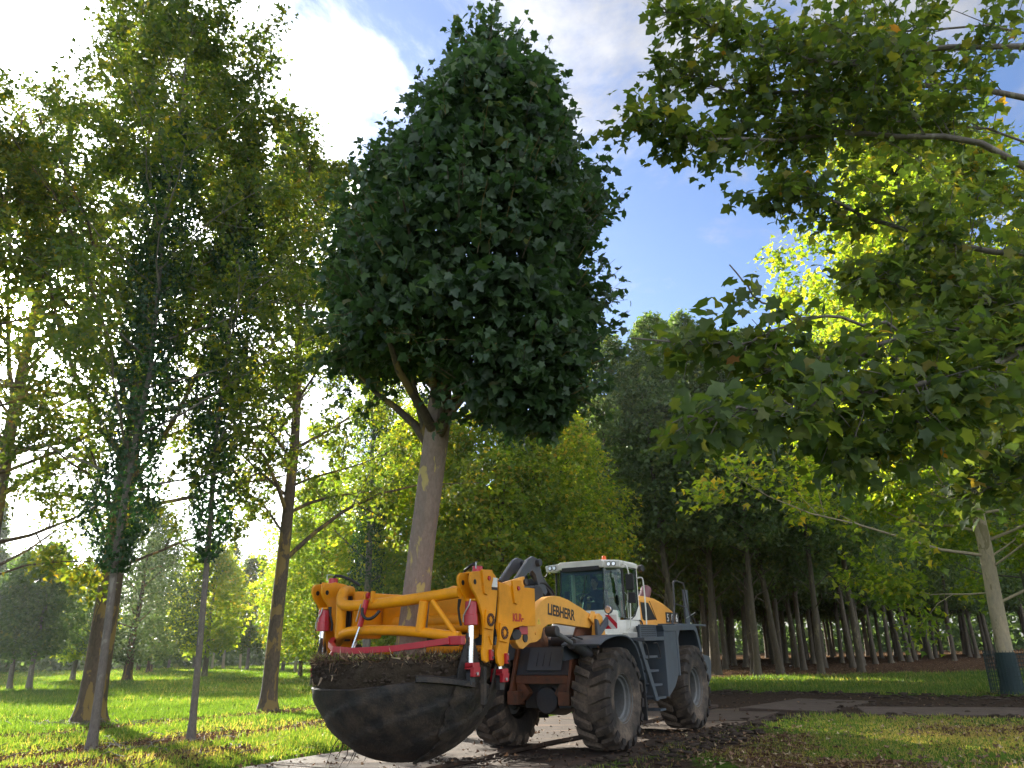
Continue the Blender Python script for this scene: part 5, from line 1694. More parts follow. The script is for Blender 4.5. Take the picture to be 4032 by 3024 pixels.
rail([(-1.06, 1.32, 2.18), (-1.25, 1.32, 2.50), (-1.30, 1.32, 2.6), (-1.32, 1.32, 3.02), (-1.40, 1.32, 3.19), (-2.05, 1.32, 3.14)], .022)
rail([(-1.36, 1.32, 3.0), (-1.36, 1.32, 2.66)], .012)
rail([(-1.32, 1.32, 2.66), (-2.14, 1.32, 2.60)], .014)
rail([(-2.05, 1.32, 3.14), (-2.2, 1.32, 2.62), (-2.45, 1.32, 2.2)], .014)
rail([(-2.10, 1.30, 2.36), (-2.75, 1.30, 2.50)], .012, 'zinc')
rail([(-2.2, 1.2, 2.8), (-3.0, 1.2, 2.3), (-3.3, 1.2, 2.1)], .010)
MB().box(-2.56, -2.30, 1.18, 1.23, 2.2, 3.02).build("exhaust_guard", SB, LD, .01)
MB().box(-3.2, -1.0, 1.0, 1.40, 2.19, 2.23).build("deck_plate", SB, LD, .006)
# -- front fender
def strip(pts, th, y0, y1):
    p = np.array(smooth_path([(a, 0, b) for a, b in pts]))
    t = np.gradient(p, axis=0)
    t /= np.linalg.norm(t, axis=1)[:, None]
    nrm = np.stack([-t[:, 2], t[:, 1] * 0, t[:, 0]], 1)
    q_ = p + nrm * th
    mb = MB()
    mb.loft([[(a[0], y0, a[2]), (a[0], y1, a[2]), (b[0], y1, b[2]), (b[0], y0, b[2])] for a, b in zip(p, q_)])
    return mb


for s in (1, -1):
    ya, yb = sorted((.70 * s, 1.47 * s))
    strip([(3.05, 1.80), (2.75, 1.90), (2.2, 1.97), (1.70, 1.93), (1.40, 1.74), (1.20, 1.42), (1.10, 1.15)], -.03, ya, yb).build("front_fender", SB, LD, .006)
    MB().box(1.03, 1.07, ya + .05, yb - .02, .42, 1.22).build("mud_flap", M['black'], LD, .004)
    MB().prism([(2.95, 1.79), (2.2, 1.93), (1.5, 1.80), (1.5, 1.55), (2.1, 1.60), (2.9, 1.55)], .64 * s, .69 * s).build("wheel_arch", SB, LD, .006)
# -- front frame
for s in (1, -1):
    MB().prism([(2.72, .98), (2.62, 1.25), (2.38, 1.95), (2.1, 2.3), (1.7, 2.42), (1.35, 2.35), (1.2, 1.9), (1.2, .8), (1.7, .65), (2.4, .78), (2.72, .82)], .58 * s, .64 * s).build("frame_side", M['rusty'], LD, .01)
    MB().box(2.50, 2.74, .42 * s, .66 * s, .78, 1.02).build("frame_foot", M['rusty'], LD, .015)
MB().prism([(2.36, 1.80), (2.55, 1.30), (2.50, 1.28), (2.30, 1.78)], -.56, .56).build("frame_front", DM, LD, .008)
MB().prism([(2.40, 1.78), (2.57, 1.38), (2.545, 1.37), (2.375, 1.77)], -.32, .42).build("front_cover", SB, LD, .006)
for k in range(3):
    MB().prism([(2.425, 1.70), (2.545, 1.45), (2.552, 1.455), (2.432, 1.705)], -.12 + .14 * k, -.115 + .14 * k).build("cover_seam", M['gap'], LD)
MB().box(2.42, 2.58, -.56, .56, 1.14, 1.29).build("frame_crossmember", M['rusty'], LD, .01)
MB().prism([(-.55, 1.14), (-.38, 1.14), (-.26, .98), (-.40, .84), (-.55, .84)], 2.43, 2.57, 'yz').build("frame_arch", M['rusty'], LD, .008)
MB().prism([(.55, 1.14), (.38, 1.14), (.26, .98), (.40, .84), (.55, .84)], 2.43, 2.57, 'yz').build("frame_arch", M['rusty'], LD, .008)
MB().box(1.0, 2.35, -.5, .5, .7, 1.7).build("front_chassis", DM, LD, .02)
MB().cyl((1.5, -.3, 1.9), (1.5, .3, 1.9), .12, 14).build("pivot_cross_shaft", DM, LD, smooth=True)
MB().box(-.1, 1.1, -.35, .35, .75, 1.6).build("articulation_block", DM, LD, .03)
# -- lifting arms
arm = [(1.80, 2.36), (2.25, 2.49), (2.79, 2.62), (3.10, 2.665), (3.31, 2.67), (3.58, 2.64), (3.81, 2.56), (3.98, 2.45), (4.13, 2.31), (4.30, 2.18), (4.48, 2.13), (4.66, 2.12), (4.72, 2.0), (4.71, 1.87), (4.60, 1.79), (4.48, 1.77), (4.25, 1.86), (4.02, 1.88), (3.86, 1.94), (3.78, 2.10), (3.60, 2.165), (3.25, 2.19), (2.51, 2.15), (1.94, 2.12), (1.76, 2.22)]
for s in (1, -1):
    MB().prism(arm, .62 * s, .75 * s).build("lift_arm", YL, LD, .012)
    disc((4.42, .75 * s, 1.95), .075, .02, DM, "arm_pin", LD, s)
    disc((4.05, .75 * s, 2.02), .028, .012, YL, "arm_boss", LD, s)
    # cylinder lug, rod and barrel
    MB().cyl((3.66, .755 * s, 2.05), (3.66, .97 * s, 2.05), .092, 20).build("cylinder_eye", DM, LD, .02, True)
    MB().cyl((3.62, .90 * s, 2.03), (3.05, .90 * s, 1.86), .045, 16).build("lift_rod", M['rim'], LD, smooth=True)
    MB().cyl((3.02, .90 * s, 1.845), (2.15, .90 * s, 1.58), .10, 20).build("lift_cylinder", DM, LD, .02, True)
    MB().tube([(3.1, .98 * s, 1.97), (2.8, 1.0 * s, 1.92), (2.4, .98 * s, 1.72)], .016, 7).build("hose", M['black'], LD, smooth=True)
    # pivot tower in front of the cab
    MB().prism([(1.92, 1.92), (1.80, 2.36), (1.66, 2.40), (1.52, 2.34), (1.40, 1.94)], .76 * s, .84 * s).build("arm_tower", YL, LD, .01)
    MB().prism([(2.02, 2.30), (1.88, 2.44), (1.76, 2.43), (1.74, 2.30), (1.86, 2.2)], .755 * s, .80 * s).build("arm_cap", YL, LD, .01)
MB().box(3.45, 3.75, -.62, .62, 2.2, 2.5).build("arm_cross_tube", YL, LD, .05)
# grey top strip of the arm
TXT = text("lettering", "LIEBHERR", (3.61, .7515, 2.345), .262, LD, M['text_black'], .94, .0065, .003, 0.0, -.088)
# warning triangle
MB().prism([(3.93, 2.28), (4.0, 2.165), (3.86, 2.165)], .7502, .7525).build("warning_sign", M['sticker_yellow'], LD)
MB().box(3.925, 3.937, .7526, .7536, 2.20, 2.245).build("warning_mark", M['text_black'], LD)
MB().box(3.925, 3.937, .7526, .7536, 2.178, 2.19).build("warning_mark", M['text_black'], LD)
# -- bell crank, tipping cylinder
for s in (1, -1):
    MB().prism([(3.62, 2.88), (3.74, 2.97), (3.26, 3.37), (3.10, 3.43), (2.94, 3.41), (2.84, 3.30), (2.72, 3.02), (2.56, 2.80), (2.66, 2.72), (2.90, 2.86), (3.02, 3.10), (3.14, 3.16), (3.30, 3.10)], .13 * s, .20 * s).build("bell_crank_plate", M['crank'], LD, .012)
    MB().prism([(4.62, 2.62), (4.66, 2.74), (4.58, 2.82), (3.62, 3.02), (3.55, 2.94), (3.62, 2.86)], .24 * s, .30 * s).build("tilt_link", YL, LD, .01)
MB().cyl((2.95, -.28, 3.32), (2.95, .28, 3.32), .07, 18).build("crank_pin", DM, LD, .01, True)
MB().cyl((3.60, -.34, 2.92), (3.60, .34, 2.92), .06, 18).build("crank_pin", DM, LD, .01, True)
MB().cyl((2.95, 0, 3.32), (2.2, 0, 2.9), .05, 14).build("tilt_rod", M['chrome'], LD, smooth=True)
MB().cyl((2.75, 0, 3.18), (1.6, 0, 2.4), .10, 18).build("tilt_cylinder", DM, LD, .02, True)
MB().cyl((3.0, -.25, 2.72), (3.0, .25, 2.72), .18, 20).build("crank_hub", DM, LD, .02, True)
for k in range(6):
    y = -.15 + .06 * k
    MB().tube(smooth_path([(3.0, y, 2.86), (2.8, y + .05, 2.98), (2.5, y * 1.4, 2.90), (2.3, y * 1.6, 2.7), (2.2, y, 2.5)]), .02, 7).build("hose", M['black'], LD, smooth=True)
for k in range(4):
    MB().tube(smooth_path([(4.55, .52 + .03 * k, 2.30 - .03 * k), (4.45, .6, 2.12), (4.5, .66, 1.98 + .03 * k), (4.8, .66, 2.0), (5.0, .6, 2.15 + .04 * k)]), .016, 7).build("hose", M['black'], LD, smooth=True)
MB().tube([(4.7, .48, 2.52), (4.2, .52, 2.50), (3.95, .55, 2.42)], .018, 8).build("pipe", M['loader_yellow'], LD, smooth=True)

# -- cab
CW = M['cab_white']
plan = [(-.50, -.80), (.34, -.82), (.72, -.52), (.72, .52), (.34, .82), (-.50, .80)]
def plan_off(k): return [(p[0] * (1 + k * .02) , p[1] * (1 + k)) for p in plan]


body = MB()
body.loft([[(p[0] * (1.0 if p[0] < 0 else 1.0), p[1], z_) for p in plan] for z_ in (1.93, 2.30)])
body.build("cab_body", CW, LD, .02)
MB().prism([(-.50, 2.30), (-.50, 2.62), (-.36, 2.52), (-.16, 2.38), (.30, 2.32), (.30, 2.30)], .785, .82).build("door_lower_panel", CW, LD, .01)
MB().prism([(.34, 1.90), (1.42, 1.93), (1.30, 2.12), (1.05, 2.40), (.80, 2.50), (.34, 2.50)], -.50, .72).build("cab_front_cowl", CW, LD, .05, seg=3)
MB().box(-.52, 1.25, .10, .80, 1.90, 2.02).build("cab_floor_sill", CW, LD, .02)
MB().box(.0, .50, .80, .93, 1.93, 2.05).build("door_step", CW, LD, .02)
MB().box(-.9, .95, -.75, .75, 1.80, 1.915).build("cab_base", M['gap'], LD, .01)
# pillars
def pillar(x, y, z0, z1, wx, wy, mat=CW, dx=0.0, nm="cab_pillar"):
    rings = [[(x - wx + dx * t, y - wy, z0 + (z1 - z0) * t), (x + wx + dx * t, y - wy, z0 + (z1 - z0) * t), (x + wx + dx * t, y + wy, z0 + (z1 - z0) * t), (x - wx + dx * t, y + wy, z0 + (z1 - z0) * t)] for t in (0, 1)]
    return MB().loft(rings).build(nm, mat, LD, .01)


for s in (1, -1):
    pillar(-.45, .775 * s, 2.3, 3.42, .055, .03)
    pillar(.33, .795 * s, 2.3, 3.42, .02, .022, M['black'])
    pillar(.71, .52 * s, 2.42, 3.40, .018, .018, M['black'], dx=-.10)
    pillar(-.46, .3 * s, 2.3, 3.42, .03, .03, M['black'])
# glass panes, each with thickness
def pane(nm, a, b, z0, z1, lean=0.0, z0b=None):
    a, b = np.array(a, float), np.array(b, float)
    d_ = (b - a) / np.linalg.norm(b - a)
    n_ = np.array([d_[1], -d_[0]]) * .004
    z0b = z0 if z0b is None else z0b
    l_ = np.array([lean, 0])
    r0_ = [(*(a + n_), z0), (*(b + n_), z0b), (*(b + n_ + l_), z1), (*(a + n_ + l_), z1)]
    r1_ = [(*(a - n_), z0), (*(b - n_), z0b), (*(b - n_ + l_), z1), (*(a - n_ + l_), z1)]
    return MB().loft([r0_, r1_]).build(nm, M['glass'], LD)


pane("windscreen", (.73, -.50), (.73, .50), 2.46, 3.40, -.10)
pane("side_screen", (.72, .53), (.355, .81), 2.40, 3.40, -.05, 2.34)
pane("side_screen", (.72, -.53), (.355, -.81), 2.40, 3.40, -.05, 2.34)
MB().prism([(.305, 2.34), (.305, 3.38), (-.385, 3.38), (-.385, 2.60), (-.20, 2.42), (.0, 2.345)], .795, .803).build("door_glass", M['glass'], LD)
MB().prism([(.305, 2.34), (.305, 3.38), (-.385, 3.38), (-.385, 2.60), (-.20, 2.42), (.0, 2.345)], -.803, -.795).build("door_glass", M['glass'], LD)
MB().box(-.475, -.467, -.74, .74, 2.36, 3.38).build("rear_window", M['glass'], LD)
for s in (1, -1):
    MB().tube([(.32, .812 * s, 2.32), (.32, .812 * s, 3.40), (-.40, .812 * s, 3.40), (-.40, .812 * s, 2.60), (-.20, .812 * s, 2.40), (.0, .812 * s, 2.325), (.32, .812 * s, 2.32)], .016, 6).build("door_seal", M['black'], LD)
# roof with lamp pods
MB().loft([[(p[0] * 1.02 + (.0 if p[0] < 0 else -.02), p[1] * sc_, z_) for p in plan] for z_, sc_ in ((3.38, 1.0), (3.42, 1.03), (3.50, 1.03), (3.54, .92))]).build("cab_roof", CW, LD, .02)
MB().loft([[(p[0] - .10, p[1] * .96, z_) for p in plan] for z_ in (3.365, 3.395)]).build("roof_lining", M['black'], LD)
MB().box(.66, .72, -.45, .45, 3.33, 3.42).build("sun_visor", M['black'], LD, .01)
for s in (1, -1):
    pod = MB()
    cA = np.array([.56, .70 * s, 3.45])
    d_ = np.array([.92, .10 * s, 0]); d_ /= np.linalg.norm(d_)
    tn = np.array([-d_[1], d_[0], 0])
    pts = [(-.25 if s > 0 else -.21, -.02), (-.16, -.085), (.17, -.09), (.20, .05), (-.18, .07)]
    if s < 0: pts = [(-p, q__) for p, q__ in pts]
    r0_ = [cA + d_ * .10 + tn * p + np.array([0, 0, q__]) for p, q__ in pts]
    r1_ = [cA - d_ * .22 + tn * p * 1.05 + np.array([0, 0, q__]) for p, q__ in pts]
    po = pod.loft([r0_, r1_]).build("lamp_pod", CW, LD, .02, seg=3)
    for q_ in (-.055, .055):
        c_ = cA + d_ * .10 + tn * (q_ + (.0 if s > 0 else 0)) + np.array([0, 0, -.012])
        MB().cyl(c_ - d_ * .01, c_ + d_ * .012, .052, 20).build("lamp_bezel", M['black'], po, .004, True)
        MB().cyl(c_, c_ + d_ * .017, .040, 20).build("lamp_lens", M['lamp'], po, .004, True)
MB().cyl((.10, .30, 3.53), (.10, .30, 3.58), .055, 18).build("beacon_base", M['black'], LD, .006, True)
MB().cyl((.10, .30, 3.58), (.10, .30, 3.68), .048, 18, .042).build("beacon", M['orange_lamp'], LD, .012, True)
MB().cyl((-.62, .80, 3.42), (-.60, .92, 3.42), .08, 16).build("work_lamp", M['black'], LD, .02, True)
# mirrors
MB().tube(smooth_path([(.40, .78, 3.44), (.55, .98, 3.42), (.62, 1.06, 3.34), (.62, 1.08, 3.2)]), .014, 8).build("mirror_arm", CW, LD, smooth=True)
MB().box(.55, .60, .98, 1.17, 2.88, 3.22).build("side_mirror", M['black'], LD, .03, seg=3)
MB().box(.50, .55, .98, 1.17, 2.62, 2.84).build("side_mirror", M['black'], LD, .03, seg=3)
MB().tube([(.57, 1.03, 3.2), (.56, 1.0, 2.7), (.45, .88, 2.5)], .010, 6).build("mirror_stay", M['zinc'], LD, smooth=True)
MB().tube(smooth_path([(.42, -.84, 3.40), (.46, -.95, 3.36), (.46, -1.0, 3.26), (.50, -1.30, 3.25)]), .014, 8).build("mirror_arm", M['black'], LD, smooth=True)
MB().box(.47, .52, -1.44, -1.26, 2.80, 3.26).build("side_mirror", M['black'], LD, .03, seg=3)
# hand rails on the cab
MB().tube(smooth_path([(-.46, .80, 3.20), (-.50, .90, 3.22), (-.54, .93, 3.16), (-.56, .93, 2.3), (-.52, .92, 2.10), (-.46, .84, 2.06)]), .016, 8).build("hand_rail", CW, LD, smooth=True)
MB().tube([(.20, .82, 2.68), (.22, .90, 2.66), (.28, .90, 2.14), (.26, .82, 2.1)], .014, 8).build("hand_rail", CW, LD, smooth=True)
MB().tube([(.34, .83, 2.34), (.36, .90, 2.32), (.36, .90, 2.8), (.34, .84, 2.86)], .008, 6).build("wiper_rod", M['zinc'], LD, smooth=True)
MB().tube(smooth_path([(-.40, .825, 2.30), (-.44, .87, 2.28), (-.45, .87, 2.14), (-.41, .825, 2.12)]), .016, 8).build("door_handle", M['black'], LD, smooth=True)
MB().tube([(.745, -.1, 2.50), (.70, .05, 2.9), (.68, .1, 3.25)], .008, 6).build("wiper", M['black'], LD, smooth=True)
# headlamp on its black bracket with the striped board
MB().prism([(1.96, 2.29), (1.88, 2.27), (1.80, 2.13), (1.42, 2.34), (1.42, 2.19), (1.80, 1.98), (1.94, 1.99)], .86, .92).build("lamp_bracket", M['steel_blue'], LD, .01)
WP = MB().box(1.395, 1.415, .845, 1.10, 2.105, 2.375).build("striped_board", M['sticker_white'], LD, .003)
xb = 1.4156
for pl_ in ([(.845, 2.375), (.93, 2.375), (1.10, 2.205), (1.10, 2.12), (1.085, 2.105)], [(.845, 2.24), (.845, 2.105), (.98, 2.105)]):
    # stripes fall from the upper left to the lower right as seen from the front
    MB().prism(pl_, xb, xb + .002, 'yz').build("red_stripe", M['sticker_red'], WP)
MB().cyl((1.36, .92, 2.475), (1.43, .93, 2.475), .082, 20, .088).build("headlamp", M['dark_metal'], LD, .012, True)
MB().cyl((1.43, .93, 2.475), (1.443, .93, 2.475), .076, 20, .066).build("headlamp_lens", M['lamp'], LD, .006, True)
MB().cyl((1.39, .92, 2.39), (1.39, .92, 2.33), .015, 8).build("headlamp_stem", M['black'], LD)
# inside the cab
MB().box(-.38, .05, -.35, .15, 2.25, 2.42).build("seat_cushion", M['seat'], LD, .05, seg=3)
MB().loft([[(-.44, -.33, 2.4), (-.30, -.33, 2.4), (-.30, .13, 2.4), (-.44, .13, 2.4)], [(-.50, -.28, 3.0), (-.40, -.28, 3.0), (-.40, .08, 3.0), (-.50, .08, 3.0)]]).build("seat_back", M['seat'], LD, .04, seg=3)
MB().box(-.46, -.40, -.20, 0.0, 3.04, 3.20).build("head_rest", M['seat'], LD, .03, seg=3)
MB().cyl((.50, -.10, 2.30), (.34, -.10, 2.72), .045, 12).build("steering_column", M['black'], LD, smooth=True)
sw = MB()
c_ = np.array([.30, -.10, 2.78]); nv = np.array([-.45, 0, .89]); u1 = np.array([0, 1.0, 0]); u2 = np.cross(nv, u1)
ring = [c_ + .19 * (math.cos(a) * u1 + math.sin(a) * u2) for a in np.linspace(0, 2 * math.pi, 29)]
sw.tube(ring, .016, 8, False)
for a in (0, 2.1, 4.2): sw.tube([c_, c_ + .19 * (math.cos(a) * u1 + math.sin(a) * u2)], .012, 6)
sw.build("steering_wheel", M['black'], LD, smooth=True)
MB().box(-.30, .30, -.65, -.42, 2.3, 2.55).build("console", M['seat'], LD, .03)
MB().box(.48, .66, -.3, .1, 2.30, 2.52).build("dashboard", M['black'], LD, .03)
MB().cyl((-.05, .62, 2.36), (-.05, .62, 2.72), .055, 16).build("fire_extinguisher", M['red_bottle'], LD, .02, True)
MB().box(.28, .32, -.62, -.50, 2.75, 2.95).build("monitor", M['black'], LD, .01)

# ================================================================== DRIVER
def skin_body(name, pts, edges, mat, parent, sub=2):
    me = bpy.data.meshes.new(name)
    me.from_pydata([p[:3] for p in pts], edges, [])
    o = link(name, me, mat, parent)
    sk = o.modifiers.new("skin", 'SKIN')
    for i, p in enumerate(pts):
        r = p[3]
        me.skin_vertices[0].data[i].radius = (r, p[4] if len(p) > 4 else r)
    me.skin_vertices[0].data[0].use_root = True
    ss = o.modifiers.new("sub", 'SUBSURF')
    ss.levels = ss.render_levels = sub
    sk.use_smooth_shade = True
    return o


DR = empty("person", (*w_of(-.10, -.10), 2.40), HD)
tag(DR, "driver in a dark navy shirt sitting at the wheel inside the loader's cab", "person")
# local: x forward, y left, seat surface z=0
bp_ = [(-.14, 0, .06, .13, .16), (-.16, 0, .22, .125, .155), (-.15, 0, .38, .13, .17), (-.12, 0, .50, .09, .13), (-.10, 0, .57, .055), (-.085, 0, .63, .05),
       (-.12, .17, .48, .065), (.05, .25, .30, .048), (.27, .16, .36, .036), (.36, .10, .40, .022),
       (-.12, -.17, .48, .065), (.05, -.26, .30, .048), (.26, -.16, .38, .036), (.35, -.10, .42, .022),
       (-.08, .10, .04, .095), (.28, .14, .07, .075), (.42, .15, -.10, .055), (.42, .15, -.34, .045), (.54, .15, -.37, .04),
       (-.08, -.10, .04, .095), (.28, -.14, .07, .075), (.42, -.15, -.10, .055), (.42, -.15, -.34, .045), (.54, -.15, -.37, .04)]
be_ = [(0, 1), (1, 2), (2, 3), (3, 4), (4, 5), (3, 6), (6, 7), (7, 8), (8, 9), (3, 10), (10, 11), (11, 12), (12, 13), (0, 14), (14, 15), (15, 16), (16, 17), (17, 18), (0, 19), (19, 20), (20, 21), (21, 22), (22, 23)]
skin_body("clothed_body", bp_, be_, M['shirt'], DR)
hd_ = MB()
rings = []
for i in range(15):
    ph_ = math.pi * i / 14
    zz = math.cos(ph_)
    rr = math.sin(ph_)
    ring = []
    for k in range(20):
        a = 2 * math.pi * k / 20
        x, y = rr * math.cos(a), rr * math.sin(a)
        sx = .098 + (.006 if zz < 0 else 0)
        jaw = 1 - .28 * max(0, -zz - .2)
        X_ = x * sx * (jaw if x < 0 else 1 - .10 * max(0, -zz - .3)) + (.012 if zz < -.1 and x > 0 else 0)
        Y_ = y * .075 * jaw
        # brow, eye sockets, nose, mouth
        if x > .6:
            if abs(y) < .16 and -.40 < zz < .12: X_ += .024 * (1 - abs(y) / .16) * (1 - (zz + .14) ** 2 * 10)
            if .2 < abs(y) < .55 and -.05 < zz < .2: X_ -= .008
            if abs(y) < .3 and -.62 < zz < -.5: X_ += .006
        ring.append((-.07 + X_, Y_, .74 + zz * .125))
    rings.append(ring)
hd_.loft(rings)
HDO = hd_.build("head", M['skin'], DR, smooth=True)
skin_body("neck", [(-.10, 0, .54, .052), (-.085, 0, .60, .05), (-.075, 0, .66, .05)], [(0, 1), (1, 2)], M['skin'], DR, 1)
for s in (1, -1):
    MB().lathe([(.001, -.008), (.022, -.006), (.026, .004), (.014, .008)], 12, 'y', (-.075, .078 * s, .735)).build("ear", M['skin'], HDO, smooth=True)
    MB().lathe([(.0001, -.009), (.008, -.006), (.009, 0), (.006, .007), (.0001, .009)], 10, 'y', (.018, .030 * s, .757)).build("eye", M['hair'], HDO, smooth=True)
hr = []
for i in range(9):
    ph_ = .5 * math.pi * 1.12 * i / 8
    hr.append([(-.08 + .108 * math.sin(ph_) * math.cos(a) * (1 if math.cos(a) < .3 else .90), .083 * math.sin(ph_) * math.sin(a), .755 + .128 * math.cos(ph_) - (.05 if math.cos(a) < 0 and i > 6 else 0) + (.03 if math.cos(a) > .4 and i > 6 else 0)) for a in np.linspace(0, 2 * math.pi, 21)[:-1]])
MB().loft(hr).build("hair", M['hair'], DR, smooth=True)
for s in (1, -1):
    wr = np.array([.35, .10 * s, .40 if s > 0 else .42])
    HNDp = [(wr[0] - .02, wr[1], wr[2], .026), (wr[0] + .03, wr[1] - .01 * s, wr[2] + .0, .034, .022), (wr[0] + .07, wr[1] - .015 * s, wr[2] - .01, .030, .018)]
    ho = skin_body("hand", HNDp, [(0, 1), (1, 2)], M['skin'], DR, 2)
    for k, (L_, oy) in enumerate(((.065, .026), (.075, .009), (.070, -.008), (.055, -.024))):
        b0 = wr + np.array([.07, oy - .015 * s, -.008])
        skin_body("finger", [(*b0, .0095), (*(b0 + np.array([L_ * .45, 0, -.008])), .009), (*(b0 + np.array([L_ * .62, 0, -.030])), .008), (*(b0 + np.array([L_ * .45, 0, -.05])), .007)], [(0, 1), (1, 2), (2, 3)], M['skin'], ho, 1)
    b0 = wr + np.array([.025, -.032 * s, .0])
    skin_body("thumb", [(*b0, .011), (*(b0 + np.array([.025, -.022 * s, .0])), .010), (*(b0 + np.array([.05, -.024 * s, -.012])), .008)], [(0, 1), (1, 2)], M['skin'], ho, 1)

# ================================================================== HAZE
HZ = MB().box(-260, 260, -6, 210, -1.2, 34).build("haze", None)
hm, gg, o = new_mat('haze_air')
pv = gg.n('ShaderNodeVolumePrincipled', ins={'Color': (0.93, 0.95, 1.0, 1), 'Density': 0.00018, 'Anisotropy': 0.6})
hm.node_tree.links.new(pv.outputs[0], o.inputs['Volume'])
HZ.data.materials.append(hm)
tag(HZ, "thin bright haze in the air between the trees", "haze", kind='stuff')

# ================================================================== GROUND COVER
rs = np.random.RandomState(77)
def scatter(n, y0, y1, pw=1.0, xlim=None):
    """random ground points in the wedge the place shows and a little beyond"""
    u_ = rs.rand(n)
    y = y0 * (y1 / y0) ** (u_ ** pw)
    x = rs.uniform(-1, 1, n) * (y * .74 + 1.5)
    return x, y


x, y = scatter(640000, 11.2, 130)
so, li = masks(x, y)
jn = (fbm(x * 1.1, y * 1.1, 61) - .5) * .9
p_keep = np.clip(1.05 - 1.8 * np.clip(so + jn * .6, 0, 1) , 0, 1) * np.clip(1.06 - 1.0 * np.clip(li + jn * .5, 0, 1), .05, 1)
tuft = fbm(x * 3.0, y * 3.0, 62, 2)
worn = np.clip((fbm(x * .33 + 9, y * .5, 66) - .52) * 5, 0, .75)
keep = (rs.rand(len(x)) < p_keep * np.clip(.35 + tuft * 1.3, 0, 1) * (1 - worn)) & ~((y > 40) & (x > 3) & (li > .55))
x, y, li_, tf = x[keep], y[keep], li[keep], tuft[keep]
z = ground_h(x, y)
n = len(x)
dist = np.hypot(x, y)
hgt = rs.uniform(.05, .13, n) * (.6 + .9 * tf) * (1 + np.clip((dist - 18) / 40, 0, 1.0))
right = np.clip((x - 0) / 4, 0, 1) * np.clip((22 - y) / 4, 0, 1)
hgt *= 1 - .45 * right
T = rs.normal(size=(n, 3)) * .42 + np.array([0, 0, 1.0])
N = rs.normal(size=(n, 3)) * np.array([1, 1, .3])
tint = np.clip(rs.normal(.45, .22, n) + li_ * .35 + right * .34 + (fbm(x * .25, y * .25, 63) - .5) * .8 + worn[keep] * .35, 0, 1)
TG = lambda w: (np.array([(-w, 0, 0), (w, 0, 0), (0, 1, .12)]), np.array([(0, 1, 2)]))
V0, F0 = TG(1.0)
wv = (.0042 + .00035 * dist + np.clip(dist - 50, 0, 100) * .0006) / hgt
NN = unit(N)
Y = unit(T - NN * np.sum(T * NN, 1)[:, None])
X = np.cross(Y, NN)
P = np.stack([x, y, z - .005], 1)
Vv = np.stack([P - X * (hgt * wv)[:, None], P + X * (hgt * wv)[:, None], P + Y * hgt[:, None]], 1).reshape(-1, 3)
me = np_mesh("grass", Vv, np.arange(3 * n).reshape(-1, 3), {'tint': np.repeat(tint, 3)})
tag(link("grass", me, M['grass']), "short green grass growing over the field", "grass", kind='stuff')
print("grass", n)

# fallen leaves
x, y = scatter(60000, 11.2, 75)
so, li = masks(x, y)
base_p = .05 + .95 * np.clip(li * 1.2, 0, 1) + .03 * (so > .5)
nr = np.clip((x - 1.5) / 2, 0, 1) * np.clip((21 - y) / 3, 0, 1)
base_p = np.clip(base_p * (1 - .45 * nr) + nr * .07, 0, 1)
keep = rs.rand(len(x)) < base_p
x, y = x[keep], y[keep]
n = len(x)
z = np.where(polydist(x, y, POLY_MATS) * inpoly(x, y, POLY_MATS) > .05, -.002, ground_h(x, y)) + rs.uniform(.004, .035, n)
P = np.stack([x, y, z], 1)
N = rs.normal(size=(n, 3)) * .45 + np.array([0, 0, 1.0])
sz = rs.uniform(.05, .115, n)
tt = np.clip(rs.beta(1.6, 2.4, n) + nr[keep] * rs.uniform(0, .5, n), 0, 1)
tag(link("fallen_leaves", leaf_mesh("fallen_leaves", P, sz, N, rs.normal(size=(n, 3)) * np.array([1, 1, .2]), tt, (T4[0] * np.array([1, 1, 2.2]), T4[1])), M['fallen']),
    "brown fallen leaves lying in bands under the trees", "fallen leaves", kind='stuff')
print("fallen", n)

# mud clods, along the mat edges and over the dirt track
ICO = []
bm = bmesh.new()
bmesh.ops.create_icosphere(bm, subdivisions=1, radius=1)
iv = np.array([v.co[:] for v in bm.verts]); fi = np.array([[v.index for v in f.verts] for f in bm.faces])
bm.free()
xs_, ys_, ss_ = [], [], []
def clod_line(pts_, n, w, smin, smax):
    p_ = np.array(pts_, float)
    seg = np.linalg.norm(np.diff(p_, axis=0), axis=1)
    cum = np.concatenate([[0], np.cumsum(seg)])
    t = rs.rand(n) * cum[-1]
    xs_.append(np.interp(t, cum, p_[:, 0]) + rs.normal(size=n) * w)
    ys_.append(np.interp(t, cum, p_[:, 1]) + rs.normal(size=n) * w)
    ss_.append(smin + (smax - smin) * rs.rand(n) ** 3)


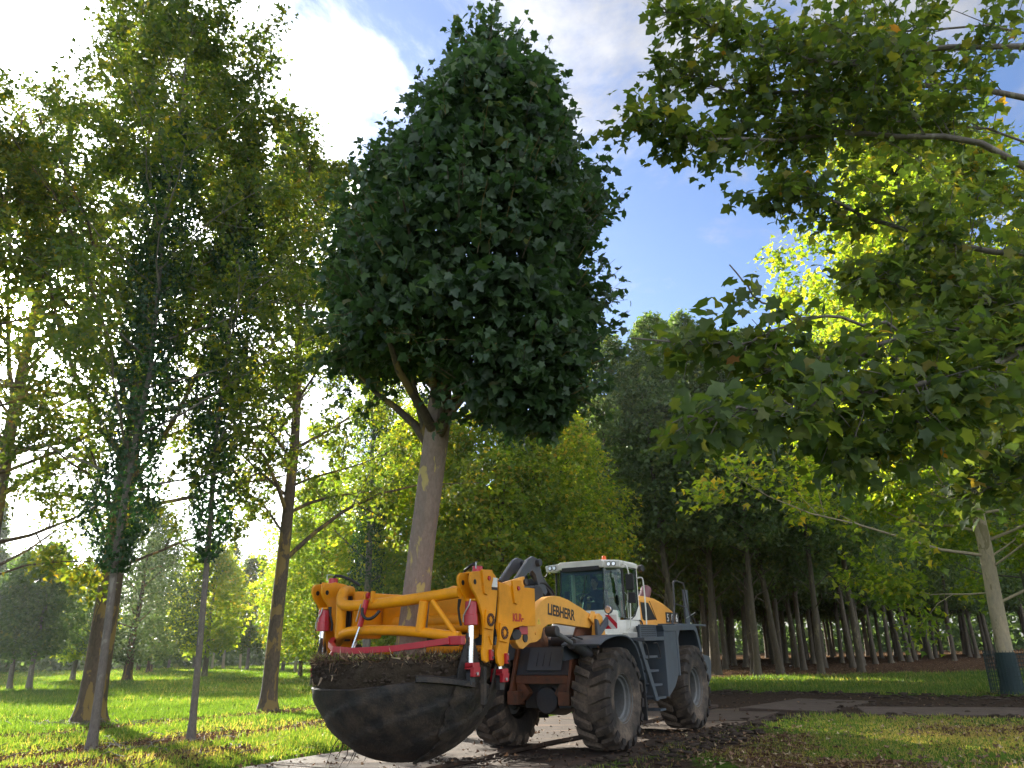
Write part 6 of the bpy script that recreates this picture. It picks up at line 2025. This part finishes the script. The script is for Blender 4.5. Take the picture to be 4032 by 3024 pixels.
clod_line([matpt(-3, 5.5), matpt(4, 5.55), matpt(9, 5.5), (7.4, 21.7)], 1100, .2, .010, .07)
clod_line([(1.6, 13.2), (2.6, 14.8), (3.8, 16.6), (5.2, 18.6)], 420, .3, .010, .11)
clod_line([(6.2, 20.2), (7.8, 22.3), (9.0, 20.4), (12.6, 19.0), (17, 17)], 700, .35, .012, .09)
clod_line([(4.5, 28.6), (7.5, 32.4), (10, 30.4), (12.5, 27.8), (16, 25)], 1200, .6, .015, .10)
clod_line([(8, 25), (12, 22.5), (18, 20)], 1100, 1.3, .012, .08)
clod_line([matpt(-2.5, 3), matpt(14, 3)], 420, 1.4, .005, .030)
clod_line([(-1.6, 14.6), (-.4, 14.4), (.6, 14.9)], 260, .25, .008, .05)
x, y, s = np.concatenate(xs_), np.concatenate(ys_), np.concatenate(ss_)
onmat = inpoly(x, y, POLY_MATS)
z = np.where(onmat, 0.0, ground_h(x, y)) + s * .25
n = len(x)
sc3 = rs.uniform(.6, 1.35, (n, 3)) * np.array([1.3, 1.3, .42])
jit_ = rs.uniform(.55, 1.45, (n, len(iv), 1))
V = np.stack([x, y, z], 1)[:, None, :] + iv[None] * jit_ * sc3[:, None, :] * s[:, None, None]
F = (fi[None] + (np.arange(n) * len(iv))[:, None, None]).reshape(-1, 3)
tag(link("mud_clods", np_mesh("mud_clods", V.reshape(-1, 3), F), M['clod']), "dark clods of mud along the track mats", "mud", kind='stuff')

# bare sticks and dead twigs on the litter
mb_t = []
for k in range(130):
    if k < 70:
        t = rs.rand()
        cx, cy = -12.6 + rs.normal() * .9, 23.6 + rs.normal() * .35
    else:
        cx, cy = -7.5 + rs.normal() * 2.2, 17.4 + rs.normal() * 1.6
    L = rs.uniform(.15, .6)
    a = rs.uniform(0, math.pi)
    zz = float(ground_h(np.array([cx]), np.array([cy]))[0]) + .03
    d_ = np.array([math.cos(a), math.sin(a), rs.uniform(-.05, .25)]) * L
    p0 = np.array([cx, cy, zz])
    mb_t.append((np.array([p0, p0 + d_ * .5 + rs.normal(size=3) * .03, p0 + d_]), [.012, .010, .005]))
tag(link("dead_twigs", fast_tubes("dead_twigs", mb_t, 5), M['bark_grey']), "dead sticks lying in the litter round the trunks", "twigs", kind='stuff')
# dried grass heap by the small pair of trees and pale object on the field
o = MB()
o = tag(link("stone", MB().loft([[(-.45, -.2, 0), (.4, -.25, 0), (.45, .2, 0), (-.4, .22, 0)], [(-.3, -.12, .16), (.2, -.12, .22), (.25, .1, .2), (-.28, .1, .14)]]).mesh("stone"), M['sticker_white']),
        "small pale stone lying on the grass far between the two thick trunks", "stone")
o.location = (-32.5, 64.0, -.03)
